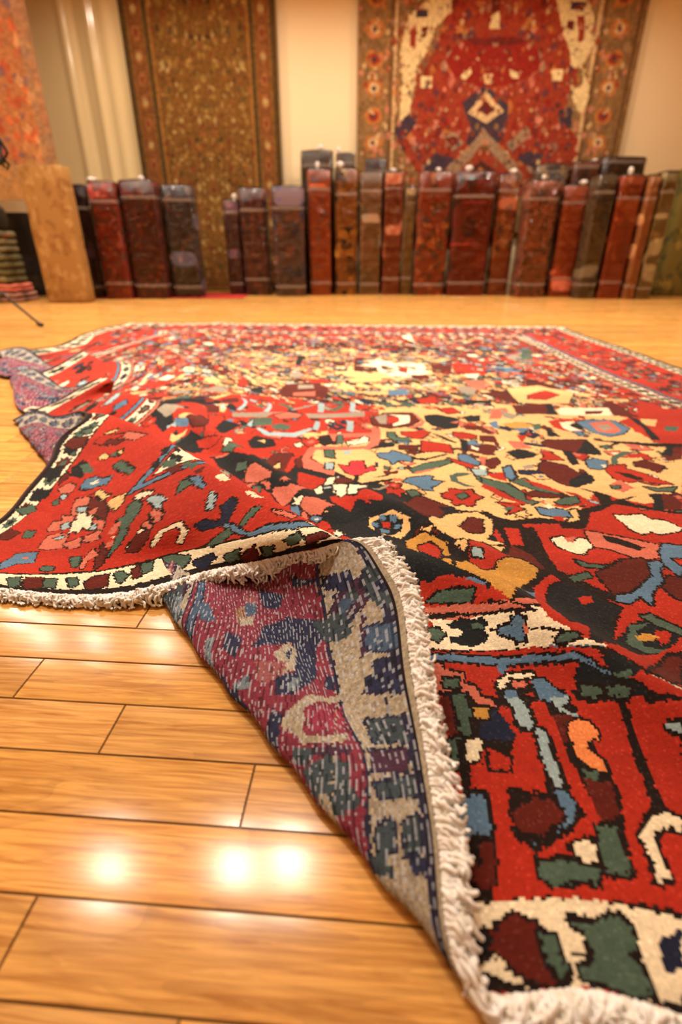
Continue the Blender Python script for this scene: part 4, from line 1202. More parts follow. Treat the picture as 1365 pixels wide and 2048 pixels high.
g=N(nt,'ShaderNodeTexCoord'); n=N(nt,'ShaderNodeTexNoise',inp={'Scale':120.0}); L(nt,g.outputs['Object'],n.inputs['Vector']); bp=N(nt,'ShaderNodeBump',inp={'Strength':.15,'Distance':.002}); L(nt,n.outputs[0],bp.inputs['Height']); L(nt,bp.outputs[0],b.inputs['Normal'])
M_ceil=plain('ceiling_paint','efe6d6',.8)
for nm,bx,m in (('wall_back',(XL,YB,0,XR,YB+.12,ZC),M_wall),('wall_left',(XL-.12,YF,0,XL,YB+.12,ZC),M_wall),('wall_right',(XR,YF,0,XR+.12,YB+.12,ZC),M_wall),('wall_front',(XL,YF-.12,0,XR,YF,ZC),M_wall),('ceiling',(XL-.12,YF-.12,ZC,XR+.12,YB+.12,ZC+.1),M_ceil)):
    v,f=box(*bx); mesh_obj(nm,v,f,m)['kind']='structure'
M_base=plain('baseboard_paint','d9c6a2',.4)
for nm,bx in (('baseboard_back',(XL,YB-.018,0,XR,YB,.11)),('baseboard_left',(XL,YF,0,XL+.018,YB-.02,.11)),('baseboard_right',(XR-.018,YF,0,XR,YB-.02,.11))):
    v,f=box(*bx); mesh_obj(nm,v,f,M_base)['kind']='structure'
# glossy fluted wall panel left of the brown runner
M_gloss=plain('glossy_cream_panel','dcc392',.16,0,.6)
xs=np.linspace(-3.95,-2.35,161); t_=(xs+3.95)/1.6
prof=.055+.028*np.exp(-((xs+3.33)/.05)**2)+.034*np.exp(-((xs+3.02)/.055)**2)-.02*np.exp(-((xs+3.18)/.05)**2)+.010*np.sin(xs*26)*(xs>-2.9)+.006*np.sin(xs*9)
prof*=np.clip(t_*25,0,1)*np.clip((1-t_)*25,0,1)
v=[];f=[]
zs=[.11,ZC-.02]
for z in zs:
    for x,p_ in zip(xs,prof): v.append((x,YB-.001-max(p_,.001),z))
n_=len(xs); f=[(i,i+1,n_+i+1,n_+i) for i in range(n_-1)]
o=mesh_obj('trim_1',v,np.array(f),M_gloss,None,True); o['kind']='structure'

# ================================================================== HANGING RUGS (flat woven pictures of their own)
def hang(name,label,x0,x1,z0,z1,y,painter,cell=.014,parts=True):
    nx=int((x1-x0)/cell); nz=int((z1-z0)/cell)
    X,Z=np.meshgrid(np.linspace(x0,x1,nx+1),np.linspace(z0,z1,nz+1),indexing='ij')
    Y=y+.012*np.sin(X*3.1+1)+.006*np.sin(X*11)*(1-(Z-z0)/(z1-z0))
    t=thing(name,label,'rug',((x0+x1)/2,y,z0))
    off=np.array([(x0+x1)/2,y,z0])
    Pv=np.stack([X,Y,Z],-1)-off; id_=np.arange((nx+1)*(nz+1)).reshape(nx+1,nz+1)
    q=np.stack([id_[:-1,:-1],id_[1:,:-1],id_[1:,1:],id_[:-1,1:]],-1).reshape(-1,4)
    xc=(X[:-1,:-1]+X[1:,1:])/2; zc=(Z[:-1,:-1]+Z[1:,1:])/2
    cols=painter(xc,zc)
    o=mesh_obj('wool_pile',Pv.reshape(-1,3),q,M_pile,t,True); face_color(o,cols.reshape(-1,3))
    Pb=Pv+np.array([0,.008,0]); nb_=(nx+1)*(nz+1)
    rim=[]
    loop=list(id_[:,0])+list(id_[-1,1:])+list(id_[-2::-1,-1])+list(id_[0,-2:0:-1])
    for a_,b_ in zip(loop,loop[1:]+loop[:1]): rim.append((a_,a_+nb_,b_+nb_,b_))
    vv=np.vstack([Pv.reshape(-1,3),Pb.reshape(-1,3)])
    mesh_obj('woven_back',vv,np.vstack([q[:,::-1]+nb_,np.array(rim)]),M_backplain,t)
    v_,f_=box(x0-off[0]-.05,-.012,z1-z0-.03,x1-off[0]+.05,.028,z1-z0+.01)
    mesh_obj('hanging_rail',v_,f_,M_rail,t)
    return t
M_backplain=plain('plain_rug_back','6a4a34',.9); M_rail=plain('dark_wood_rail','3a2416',.5)
HC={'R':'86301a','Q':'7c1c10','I':'ccb07c','V':'8c6c50','N':'3c2c34','M':'5e1c12','K':'44221a','P':'b87058','G':'c09c6c','O':'a86430','T':'7c5a34','U':'644424','W':'c8a878'}
HK={k:np.array(lin(v)) for k,v in HC.items()}
H3=[('R', [(1.233, 3.566), (2.449, 3.566), (2.751, 2.791), (2.852, 2.528), (2.935, 2.355), (2.795, 2.1), (2.809, 1.863), (3.084, 1.645), (2.733, 1.19), (1.188, 1.19), (0.747, 1.755), (0.964, 1.969), (0.86, 2.074), (0.938, 2.355), (1.079, 2.576), (1.209, 2.861)]), ('Q', [(1.431, 2.791), (1.618, 2.768), (2.045, 2.791), (2.222, 2.838), (2.364, 2.72), (2.46, 2.528), (2.289, 2.429), (2.111, 2.355), (1.67, 2.33), (1.406, 2.429), (1.266, 2.576)]), ('M', [(1.334, 2.838), (1.615, 2.791), (2.103, 2.814), (2.233, 2.768), (2.054, 2.732), (1.623, 2.72)]), ('I', [(1.203, 3.267), (0.804, 2.999), (0.715, 2.673), (0.764, 2.355), (0.729, 1.969), (0.86, 2.074), (0.913, 2.355), (0.926, 2.528), (1.041, 2.673), (1.116, 2.884), (1.286, 3.022), (1.292, 3.267)]), ('R', [(0.826, 2.884), (0.901, 2.907), (0.9, 2.696), (0.821, 2.72)]), ('M', [(0.963, 2.884), (1.038, 2.907), (1.016, 2.791), (0.955, 2.791)]), ('I', [(2.541, 3.09), (2.645, 2.861), (2.78, 2.649), (2.805, 2.528), (2.967, 2.503), (2.993, 2.305), (2.84, 2.355), (2.882, 2.229), (3.013, 2.061), (3.095, 2.203), (3.062, 2.355), (2.951, 2.503), (3.038, 2.744), (2.981, 2.999), (2.803, 3.267), (2.477, 3.267)]), ('R', [(2.785, 2.999), (2.875, 2.999), (2.91, 2.768), (2.853, 2.744)]), ('M', [(2.673, 2.953), (2.764, 2.953), (2.768, 2.861), (2.687, 2.884)]), ('N', [(0.876, 3.056), (1.027, 3.044), (1.018, 2.972), (0.89, 2.976)]), ('N', [(2.685, 3.116), (2.872, 3.112), (2.851, 3.04), (2.699, 3.049)]), ('N', [(1.512, 2.178), (1.794, 2.355), (2.109, 2.152), (2.112, 1.916), (2.036, 1.755), (2.226, 1.59), (1.885, 1.645), (1.606, 1.755), (1.654, 1.916)]), ('G', [(1.802, 2.292), (2.06, 2.095), (1.85, 1.964), (1.597, 2.074)]), ('M', [(1.813, 2.208), (1.939, 2.1), (1.84, 2.043), (1.723, 2.105)]), ('G', [(1.755, 2.459), (1.863, 2.454), (1.857, 2.36), (1.777, 2.36)]), ('V', [(1.809, 1.93), (1.91, 1.836), (2.222, 1.618), (2.426, 1.392), (2.29, 1.392), (1.838, 1.755), (1.494, 1.392), (1.345, 1.349), (1.398, 1.506), (1.734, 1.796)]), ('R', [(1.839, 1.741), (2.256, 1.392), (2.081, 1.19), (1.6, 1.19), (1.494, 1.392)]), ('K', [(1.629, 1.392), (1.827, 1.576), (2.062, 1.449), (2.081, 1.19), (1.669, 1.19)]), ('O', [(1.731, 1.392), (1.835, 1.506), (1.985, 1.392), (1.894, 1.306)]), ('V', [(1.284, 1.849), (1.462, 1.876), (1.58, 1.755), (1.45, 1.667)]), ('V', [(2.129, 1.755), (2.368, 1.948), (2.436, 1.836), (2.215, 1.667)]), ('M', [(1.337, 1.809), (1.466, 1.836), (1.507, 1.755), (1.428, 1.714)]), ('I', [(0.98, 2.434), (1.112, 2.434), (1.121, 2.325), (0.988, 2.325)]), ('I', [(2.585, 2.496), (2.723, 2.496), (2.729, 2.387), (2.612, 2.387)]), ('I', [(1.463, 2.429), (1.585, 2.516), (1.597, 2.466), (1.519, 2.4)]), ('I', [(2.066, 2.508), (2.206, 2.454), (2.172, 2.41), (2.1, 2.429)]), ('I', [(1.772, 2.999), (1.871, 3.044), (1.894, 2.88), (1.781, 2.88)]), ('M', [(1.757, 3.223), (1.846, 3.223), (1.871, 3.044), (1.775, 3.022)]), ('O', [(1.359, 2.833), (1.435, 2.976), (1.524, 2.833)]), ('O', [(2.148, 2.88), (2.231, 2.999), (2.343, 2.88)]), ('P', [(1.157, 1.996), (1.238, 1.996), (1.198, 1.89), (1.157, 1.916)]), ('P', [(2.465, 2.048), (2.567, 2.022), (2.532, 1.943), (2.478, 1.969)]), ('N', [(0.673, 1.916), (0.86, 2.074), (0.964, 1.969), (0.872, 1.863), (0.747, 1.755)]), ('N', [(2.73, 2.1), (2.919, 2.126), (2.929, 1.916), (2.798, 1.916)]), ('V', [(2.406, 1.618), (2.611, 1.59), (2.6, 1.364), (2.445, 1.478)]), ('N', [(2.293, 1.59), (2.413, 1.673), (2.651, 1.645), (2.57, 1.534), (2.702, 1.364), (2.546, 1.478)]), ('N', [(1.06, 1.534), (1.219, 1.645), (1.491, 1.59), (1.305, 1.421), (1.102, 1.421)]), ('P', [(0.876, 1.809), (0.94, 1.836), (0.98, 1.728), (0.896, 1.755)]), ('R', [(2.82, 1.969), (3.05, 1.809), (2.995, 1.59), (2.796, 1.755)])]
def inpoly(x,y,p):
    ins=np.zeros(x.shape,bool); n=len(p)
    for k in range(n):
        x1,y1=p[k]; x2,y2=p[(k+1)%n]
        if y1!=y2: ins^=((y1>y)!=(y2>y))&(x<(x2-x1)*(y-y1)/(y2-y1)+x1)
    return ins
def scatter(c,x,z,cx,x0,x1,z0,z1,n,cols,r0,r1,seed):
    r=random.Random(seed)
    for i in range(n):
        px=r.uniform(x0,x1); pz=r.uniform(z0,z1); rx=r.uniform(r0,r1); rz=rx*r.uniform(.7,1.6); k=HK[r.choice(cols)]; a=r.uniform(.55,.9)
        for s in (1,-1):
            qx=cx+s*(px-cx); m=(np.abs(x-qx)/rx+np.abs(z-pz)/rz)<1
            c[m]=c[m]*(1-a)+k*a
def paint_red(x,z):
    cx=1.86; c=np.zeros(x.shape+(3,))+HK['T']
    g=hsh(np.floor(x/.05),np.floor(z/.05),3)[...,None]; c=c*(.8+.4*g)
    half=1.70
    for i in range(9):
        for s in (1,-1):
            qx=cx+s*(half-.25); qz=1.2+i*.28; d=np.hypot((x-qx)/.11,(z-qz)/.09)
            c[(d<1)]=HK['O']; c[d<.6]=HK['R' if i%2 else 'G']; c[d<.25]=HK['N']
    for s in (1,-1):
        for o_,k in ((half-.03,'U'),(half-.45,'U'),(half-.50,'G')):
            m=np.abs(x-(cx+s*o_))<.02; c[m]=HK[k]
    scatter(c,x,z,cx,cx+.95,cx+1.66,.9,3.45,260,'OGPUTRV',.015,.04,4)
    for k,p in H3:
        q=[(a,b_) for a,b_ in p]; m=inpoly(x+.012*(hsh(np.floor(x/.03),np.floor(z/.03),1)-.5),z,q); c[m]=HK[k]
        if k=='R' and len(q)>15: scatter(c,x,z,cx,cx,cx+1.0,1.1,3.4,220,'QQMOPNVR',.02,.06,8)
    scatter(c,x,z,cx,cx,cx+1.15,1.1,3.45,420,'QQMOPNVRTGUK',.010,.034,18)
    return c*(.8+.4*hsh(np.floor(x/.028),np.floor(z/.028),7))[...,None]
def paint_brown(x,z):
    cx=-1.66+.0; cx=PB_CX; c=np.zeros(x.shape+(3,))+np.array(lin('6a4519'))
    d=np.abs(x-cx); w=PB_W/2
    bands=((w-.0,w-.07,'4a3414'),(w-.07,w-.09,'7a5222'),(w-.09,w-.25,'70421c'),(w-.25,w-.27,'7a5222'),(w-.27,w-.33,'4a3616'),(w-.33,w-.35,'8a5a26'))
    for hi,lo,k in bands:
        m=(d<=hi)&(d>lo); c[m]=lin(k)
    for i in range(16):
        for s in (1,-1):
            qx=cx+s*(w-.17); qz=.2+i*.22; dd=np.hypot((x-qx)/.05,(z-qz)/.07); c[dd<1]=lin('86542a'); c[dd<.55]=lin('a08450' if i%2 else '74381c')
    r=random.Random(12)
    for i in range(520):
        px=r.uniform(0,w-.36); pz=r.uniform(0,3.4); rx=r.uniform(.012,.035); rz=rx*r.uniform(.8,1.8); k=np.array(lin(r.choice(['7a5a26','8c6c34','6a2c14','3a2812','94703c','4a3c1c','7c481e','a08450'])))
        for s in (1,-1):
            m=(np.abs(x-cx-s*px)/rx+np.abs(z-pz)/rz)<1; c[m]=c[m]*.25+k*.75
    return c*(.75+.5*hsh(np.floor(x/.028),np.floor(z/.028),7))[...,None]
def paint_orange(x,z):
    c=np.zeros(x.shape+(3,))+np.array(lin('9c6238'))
    r=random.Random(31)
    d=np.minimum(x-(-5.3),-3.12-x); 
    for i in range(900):
        px=r.uniform(-5.4,-3.1); pz=r.uniform(1.2,3.5); rx=r.uniform(.02,.06); rz=rx*r.uniform(.8,1.6)
        k=np.array(lin(r.choice(['b04a22','c25a2c','a8502c','8c5a3c','c08a58','5c4850','9a3a1c','b87c48'])))
        m=(np.abs(x-px)/rx+np.abs(z-pz)/rz)<1; c[m]=c[m]*.3+k*.7
    m=(x>-3.25); c[m]=c[m]*.3+np.array(lin('94704c'))*.7
    m=(z<1.40+.03*np.sin(x*20)); c[m]=c[m]*.3+np.array(lin('a87c44'))*.7
    return c*(.8+.4*hsh(np.floor(x/.028),np.floor(z/.028),7))[...,None]
PB_X0,PB_X1=-2.62,-.775; PB_CX=(PB_X0+PB_X1)/2; PB_W=PB_X1-PB_X0
hang('hanging_rug','large red hanging rug with olive border and central medallion, right of centre',.21,3.61,.75,3.47,8.1,paint_red)
hang('hanging_rug','long brown and gold hanging rug with orange side stripes, left of centre',PB_X0,PB_X1,.06,3.47,8.1,paint_brown)
hang('hanging_rug','orange and tan patterned hanging rug at the far left edge, above the tan rug roll',-5.4,-3.10,1.04,3.47,6.78,paint_orange,.018)

# ================================================================== STANDING RUG ROLLS
def rug_mat(name,c1,c2,c3,scale,seed,gain=1.45):
    m,nt,b=mat(name); lin=lambda h,_l=globals()['lin']: tuple(min(.9,x*gain+.004) for x in _l(h))
    g=N(nt,'ShaderNodeTexCoord'); mp=N(nt,'ShaderNodeMapping'); mp.inputs['Location'].default_value=(seed*1.37,seed*.73,seed*.41); mp.inputs['Scale'].default_value=(1,.6,.8)
    L(nt,g.outputs['Object'],mp.inputs[0])
    v=N(nt,'ShaderNodeTexVoronoi',distance='MANHATTAN',inp={'Scale':float(scale),'Randomness':.9}); L(nt,mp.outputs[0],v.inputs['Vector'])
    r=N(nt,'ShaderNodeValToRGB'); r.color_ramp.interpolation='CONSTANT'
    sp=N(nt,'ShaderNodeSeparateColor'); L(nt,v.outputs['Color'],sp.inputs[0]); L(nt,sp.outputs[0],r.inputs[0])
    e=r.color_ramp.elements; e[0].color=(*lin(c1),1); e[1].position=.55; e[1].color=(*lin(c2),1); x=e.new(.80); x.color=(*lin(c3),1); x=e.new(.93); x.color=(*lin(c1),1)
    n=N(nt,'ShaderNodeTexNoise',inp={'Scale':scale*2.2,'Detail':4.0}); L(nt,mp.outputs[0],n.inputs['Vector'])
    mx=N(nt,'ShaderNodeMix',data_type='RGBA'); r2=N(nt,'ShaderNodeValToRGB'); L(nt,n.outputs[0],r2.inputs[0]); r2.color_ramp.elements[0].position=.42; r2.color_ramp.elements[1].position=.58
    mm=N(nt,'ShaderNodeMath',operation='MULTIPLY'); L(nt,r2.outputs[0],mm.inputs[0]); mm.inputs[1].default_value=.55
    L(nt,mm.outputs[0],mx.inputs[0]); L(nt,r.outputs[0],mx.inputs[6]); mx.inputs[7].default_value=(*lin(c1),1); L(nt,mx.outputs[2],b.inputs['Base Color'])
    b.inputs['Roughness'].default_value=.85; b.inputs['Specular IOR Level'].default_value=.2
    return m
M_film,nt,b=mat('clear_plastic_film')
out=nt.nodes['Material Output']; nt.nodes.remove(b)
tr=N(nt,'ShaderNodeBsdfTransparent'); gl=N(nt,'ShaderNodeBsdfGlossy'); gl.inputs['Roughness'].default_value=.12; gl.inputs['Color'].default_value=(1,.98,.95,1)
g=N(nt,'ShaderNodeTexCoord'); n=N(nt,'ShaderNodeTexNoise',inp={'Scale':11.0,'Detail':3.0,'Distortion':.8}); L(nt,g.outputs['Object'],n.inputs['Vector']); bp=N(nt,'ShaderNodeBump',inp={'Strength':.9,'Distance':.03}); L(nt,n.outputs[0],bp.inputs['Height']); L(nt,bp.outputs[0],gl.inputs['Normal'])
lw=N(nt,'ShaderNodeFresnel',inp={'IOR':1.45}); L(nt,bp.outputs[0],lw.inputs['Normal'])
ms=N(nt,'ShaderNodeMixShader'); L(nt,lw.outputs[0],ms.inputs[0]); L(nt,tr.outputs[0],ms.inputs[1]); L(nt,gl.outputs[0],ms.inputs[2]); L(nt,ms.outputs[0],out.inputs[0])
M_tape=M_film.copy(); M_tape.name='crumpled_plastic_tape'
t2=M_tape.node_tree; 
for n_ in t2.nodes:
    if n_.type=='BSDF_TRANSPARENT': trn=n_
    if n_.type=='MIX_SHADER': mxn=n_
df=N(t2,'ShaderNodeBsdfDiffuse'); df.inputs[0].default_value=(*lin('e0c8b8'),1); m2=N(t2,'ShaderNodeMixShader',inp={0:.16}); L(t2,trn.outputs[0],m2.inputs[1]); L(t2,df.outputs[0],m2.inputs[2]); L(t2,m2.outputs[0],mxn.inputs[1])
M_gather=M_film.copy(); M_gather.name='bunched_plastic_end'
t2=M_gather.node_tree
for n_ in t2.nodes:
    if n_.type=='BSDF_TRANSPARENT': trn=n_
    if n_.type=='MIX_SHADER': mxn=n_
df=N(t2,'ShaderNodeBsdfDiffuse'); df.inputs[0].default_value=(*lin('fff4ea'),1); m2=N(t2,'ShaderNodeMixShader',inp={0:.55}); L(t2,trn.outputs[0],m2.inputs[1]); L(t2,df.outputs[0],m2.inputs[2]); L(t2,m2.outputs[0],mxn.inputs[1])
def section(w,d,k,n=40,p=6.0):
    a=np.arange(n)*2*PI/n; c,s=np.cos(a),np.sin(a)
    return np.stack([np.sign(c)*np.abs(c)**(2/p)*w/2*k,np.sign(s)*np.abs(s)**(2/p)*d/2*k],1)
def rings_mesh(rings,closed_top=True):
    n=len(rings[0]); v=np.vstack(rings); f=[]
    for r_ in range(len(rings)-1):
        for i in range(n): f.append((r_*n+i,r_*n+(i+1)%n,(r_+1)*n+(i+1)%n,(r_+1)*n+i))
    return v,np.array(f)
def roll(i,x,y,w,d,h,c1,c2,c3,sc,lab,pl,back):
    rz=math.radians(random.uniform(-1.2,1.2))
    t=thing('rolled_rug',lab,'rolled rug',(x,y,0),rz,'rolled rugs standing along the back wall')
    m=rug_mat('rolled_rug_wool_%02d'%i,c1,c2,c3,sc,i)
    rr=random.Random(i); W_=w*.965; rings=[]
    def ring(k,z,wob=.004):
        s=section(W_,d,k); 
        return np.column_stack([s[:,0]+rr.uniform(-wob,wob),s[:,1]+rr.uniform(-wob,wob),np.full(len(s),z)])
    rings.append(ring(.3,.004,0)); rings.append(ring(.96,.004,0)); rings.append(ring(1,.02,0))
    for k in range(1,9): rings.append(ring(1-.012*abs(math.sin(k*1.9+i)),h*k/9))
    rings.append(ring(1,h-.012)); rings.append(ring(.97,h,0))
    v,f=rings_mesh(rings); mesh_obj('rolled_carpet',v,f,m,t,True)
    # wound layers on the top end: alternating ridges
    rg_=[]; k=.97; z=h
    while k>.14:
        rg_.append(ring(k,z,0)); rg_.append(ring(k-.045,z+.003,0)); rg_.append(ring(k-.06,z-.018,0)); rg_.append(ring(k-.10,z-.018,0)); k-=.11
    rg_.append(ring(.02,z-.018,0))
    v,f=rings_mesh(rg_); mesh_obj('wound_end',v,f,M_wound,t,False)
    if pl:
        fr=[ring(1.012,.012,.0)]
        for k in range(1,8): fr.append(ring(1.008+rr.uniform(0,.012),h*k/8,.002))
        fr+= [ring(1.01,h+.006,0),ring(.93,h+.016,0),ring(.45,h+.030,0),ring(.12,h+.034,0),ring(.02,h+.036,0)]
        v,f=rings_mesh(fr); mesh_obj('plastic_wrap',v,f,M_film,t,True)
        for zf in ((.84,.12) if not back else (.93,)):
            zz=h*(zf+rr.uniform(-.04,.04)); tb=[ring(1.018,zz,0),ring(1.026,zz+.004,0),ring(1.026,zz+.030,0),ring(1.018,zz+.034,0)]
            v,f=rings_mesh(tb); mesh_obj('tape_band',v,f,M_tape,t,True)
        # bunched knot of film
        gx=rr.uniform(-.38,.38)*W_; R_=.024*rr.uniform(.5,1.4); rg=[]; hz=rr.uniform(.03,.08)
        if rr.random()<.3: return t
        for k in range(7):
            s=k/6; rad=R_*(.35+1.1*math.sin(PI*min(.95,s*.9))); q=[]
            for a in range(14):
                an=a*2*PI/14; rj=rad*(1+.45*math.sin(a*2.6+i)); q.append((gx+math.cos(an)*rj,-d*.36+math.sin(an)*rj,h+.012+s*hz))
            rg.append(np.array(q))
        v,f=rings_mesh(rg); mesh_obj('wrap_knot',v,f,M_gather,t,True)
    return t
M_wound=plain('rug_wound_end','4a2a22',.9)
ROLLS=[(-3.132, 6.484, 0.492, 0.26, 1.32, '7e5a2c', '6e4a20', '8e6c3e', 9, 'plain tan rug roll standing below the orange hanging rug, broadest at the left', 0, 0),
(-3.077, 7.147, 0.251, 0.3, 1.193, '30141c', '1c1420', '4a2028', 14, 'dark plum rug roll between the tan roll and the faded red roll', 1, 0),
(-2.703, 6.942, 0.319, 0.3, 1.208, '7c2c22', '5a3a38', 'a04a34', 16, 'faded red patterned rug roll in plastic beside the dark plum roll', 1, 0),
(-2.324, 7.019, 0.421, 0.32, 1.229, '52241f', '3c2030', '843830', 18, 'wide maroon and purple rug roll in plastic, third from the tan roll', 1, 0),
(-1.92, 7.147, 0.371, 0.3, 1.193, '44404a', '3a3038', '705048', 16, 'slate grey floral rug roll in plastic left of the gap in the row', 1, 0),
(-1.377, 7.566, 0.209, 0.24, 1.075, '4a3038', '32242c', '6a4848', 16, 'narrow dusty purple rug roll right of the gap in the row', 1, 0),
(-1.092, 7.508, 0.345, 0.28, 1.195, '5a3534', '3c2a38', '7c4a40', 12, 'maroon and mauve rug roll between the narrow purple and the blue ones', 1, 0),
(-0.649, 7.365, 0.401, 0.3, 1.202, '5c4a50', '34406a', '84584e', 7, 'blue and mauve rug roll with large blue patches', 1, 0),
(-0.267, 7.508, 0.29, 0.28, 1.388, '90401e', '9c5230', '6a5048', 14, 'bright orange red rug roll right of the blue and mauve one', 1, 0),
(0.063, 7.586, 0.293, 0.28, 1.407, '8a5a28', '241810', 'b48840', 8, 'black and gold lattice rug roll right of the bright orange red one', 1, 0),
(0.376, 7.576, 0.28, 0.26, 1.372, '7a5e44', '6e6450', '8a6650', 5, 'greyish tan plain rug roll with dark maroon cap', 1, 0),
(0.659, 7.576, 0.246, 0.26, 1.372, '7a3a24', '8a5c40', '5e2418', 14, 'small brick red rug roll with tan lower part', 1, 0),
(0.862, 7.546, 0.144, 0.2, 1.217, '75603f', '6b5038', '857050', 10, 'very thin olive tan rug roll beside the small brick red one', 1, 0),
(1.154, 7.518, 0.425, 0.3, 1.363, '8c4028', '504036', 'b87a4c', 12, 'red and grey floral rug roll with yellow flecks', 1, 0),
(1.626, 7.451, 0.502, 0.32, 1.355, '6e2012', '3c1a16', '842c1a', 4, 'deep red rug roll with dark diagonal blocks below the big hanging rug', 1, 0),
(2.05, 7.508, 0.282, 0.28, 1.338, '84452a', '54382a', 'a87850', 9, 'rust and tan rug roll right of the deep red one', 1, 0),
(2.39, 7.228, 0.384, 0.32, 1.249, '84503c', '4c3c30', 'a8685a', 17, 'pinkish brown flowery rug roll right of the rust and tan one', 1, 0),
(2.805, 7.281, 0.345, 0.28, 1.206, '964a2c', '8a3c24', 'b45c44', 5, 'plain salmon red rug roll with flat bright top', 1, 0),
(3.007, 6.989, 0.234, 0.26, 1.276, '5c4c36', '3c342a', '6c6048', 4, 'plain grey olive rug roll between the salmon and orange ones', 1, 0),
(3.293, 6.999, 0.291, 0.28, 1.276, '8e3c16', '7c3012', 'a4542a', 5, 'plain burnt orange rug roll in plastic', 1, 0),
(3.509, 6.912, 0.123, 0.24, 1.269, '9a6840', '86502c', 'ae8058', 6, 'thin light tan rug roll against the burnt orange one', 1, 0),
(3.68, 6.912, 0.183, 0.24, 1.302, '7c6a44', '6e5a3a', '988258', 6, 'thin pale olive rug roll, right end of the straight row', 1, 0),
(4.324, 7.451, 0.457, 0.32, 1.405, '5e5020', '3e3a1c', '7e6a30', 9, 'moss green and gold rug roll cut by the right edge of the photo', 0, 0),
(-4.089, 7.421, 0.47, 0.26, 0.944, '1c140e', '140e0a', '2c2014', 9, 'added near black rug roll standing in for shade between the left pile and the tan roll', 0, 0),  # added roll, its near black colour stands in for dark shadow
(-0.303, 7.91, 0.425, 0.22, 1.63, '483422', '3a2c20', '5a442c', 6, 'brown rug roll with flat top standing behind the orange red one', 1, 1),
(0.059, 7.91, 0.25, 0.22, 1.604, '4c3a26', '38281c', '6a4a2c', 8, 'small brown rug roll behind the black and gold one', 1, 1),
(0.44, 7.91, 0.283, 0.22, 1.541, '3c1c1c', '2c1818', '58282a', 8, 'dark maroon rug roll behind the greyish tan one', 1, 1),
(2.68, 7.92, 0.41, 0.24, 1.489, '5a4a3a', '2c2c34', '8a6a3a', 10, 'grey and gold rug roll behind the salmon one', 1, 1),
(3.116, 7.92, 0.346, 0.24, 1.515, '5a2c18', '2e2426', '7c4424', 10, 'rust brown rug roll behind the grey olive one', 1, 1),
(3.585, 7.93, 0.577, 0.26, 1.562, '2c1a16', '201414', '4c3024', 9, 'dark chocolate rug roll behind the burnt orange one, highest top at right', 1, 1)]
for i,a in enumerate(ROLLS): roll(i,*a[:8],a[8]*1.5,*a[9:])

# red cloth strip on the floor beneath the left rolls
v,f=box(-.98,-.42,0,.98,.42,.004)
t=thing('floor_mat','thin bright red floor mat peeking out under the plum and purple rug rolls','mat',(-2.2,7.3,.0005))
mesh_obj('mat_cloth',v,f,plain('red_mat_cloth','a81c10',.9),t)
acc=Acc(); acc.add(*tube([(-.98,-.42,.005),(.98,-.42,.005),(.98,.42,.005),(-.98,.42,.005),(-.98,-.42,.005)],.004,6)); acc.obj('mat_hem',plain('red_mat_hem','8c160c',.9),t)

# ================================================================== THINGS AT THE LEFT EDGE
def cushion(w,d,h,seed,nx=14,ny=10):
    rr=random.Random(seed); rings=[]
    for k in range(9):
        s=k/8; z=h*s; kk=(1-abs(2*s-1)**4*.18)
        r_=section(w,d,kk,40,5); rings.append(np.column_stack([r_,np.full(len(r_),z)+.006*np.sin(np.arange(40)*.9+seed)*(s)]))
    rings.insert(0,np.column_stack([section(w,d,.05,40,5),np.zeros(40)])); rings.append(np.column_stack([section(w,d,.05,40,5),np.full(40,h+.004)]))
    return rings_mesh(rings)
st=[('5a5030','423c24','7a6c40',7,.16,'mossy green folded rug, middle of the pile at the left edge'),
    ('6a5c3c','4c4228','6c3c2c',6,.17,'grey green folded rug with pale top fold, in the pile at the left edge')]
z=.0
def fold_stack(name,lab,x,y,z,w,d,h,m,layers,grp=None):
    t=thing(name,lab,'folded rug',(x,y,z),0,grp)
    for k in range(layers):
        hh=h/layers; v,f=cushion(w*(1-.02*(k%2)),d,hh*.96,k+int(x*7)); v=np.array(v); v[:,2]+=k*hh
        mesh_obj('fold_layer',v,f,m,t,True)
    return t
g_='folded rugs piled at the left edge'
fold_stack('folded_rug','mottled pinkish grey folded rug at the bottom of the pile at the left edge',-3.98,6.62,.001,.62,.5,.10,rug_mat('folded_wool_a','7c5446','4c3c34','8a6a5a',9,40),2,g_)
fold_stack('folded_rug','salmon pink folded rug, second from the floor in the pile at the left edge',-3.98,6.62,.112,.56,.46,.08,rug_mat('folded_wool_b','a85844','94483a','b8705a',5,41),2,g_)
fold_stack('folded_rug','mossy green and grey folded rug, third in the pile at the left edge',-4.00,6.62,.200,.52,.44,.30,rug_mat('folded_wool_c','4c4428','383420','6c5c38',8,42),4,g_)
fold_stack('folded_rug','grey green folded rug with pale top, below the black bag at the left edge',-4.00,6.62,.512,.50,.42,.22,rug_mat('folded_wool_d','5c5236','443c28','7c4a30',7,43),3,g_)
# dark soft bag on the pile
t=thing('duffel_bag','black soft bag with shiny buckle lying on top of the folded rugs at left','bag',(-4.02,6.6,.746))
M_blk=plain('black_nylon','120d0a',.5); M_chr=plain('chrome_metal','cfc8bc',.15,1)
v,f=cushion(.50,.36,.24,3); mesh_obj('bag_body',v,f,M_blk,t,True)
v,f=tube([(-.16,-.1,.22),(-.14,-.1,.31),(-.04,-.1,.35),(.06,-.1,.35),(.15,-.1,.31),(.17,-.1,.22)],.012,8); mesh_obj('bag_handle',v,f,M_blk,t,True)
v,f=box(.04,-.215,.06,.10,-.185,.12); mesh_obj('buckle',v,f,M_chr,t)
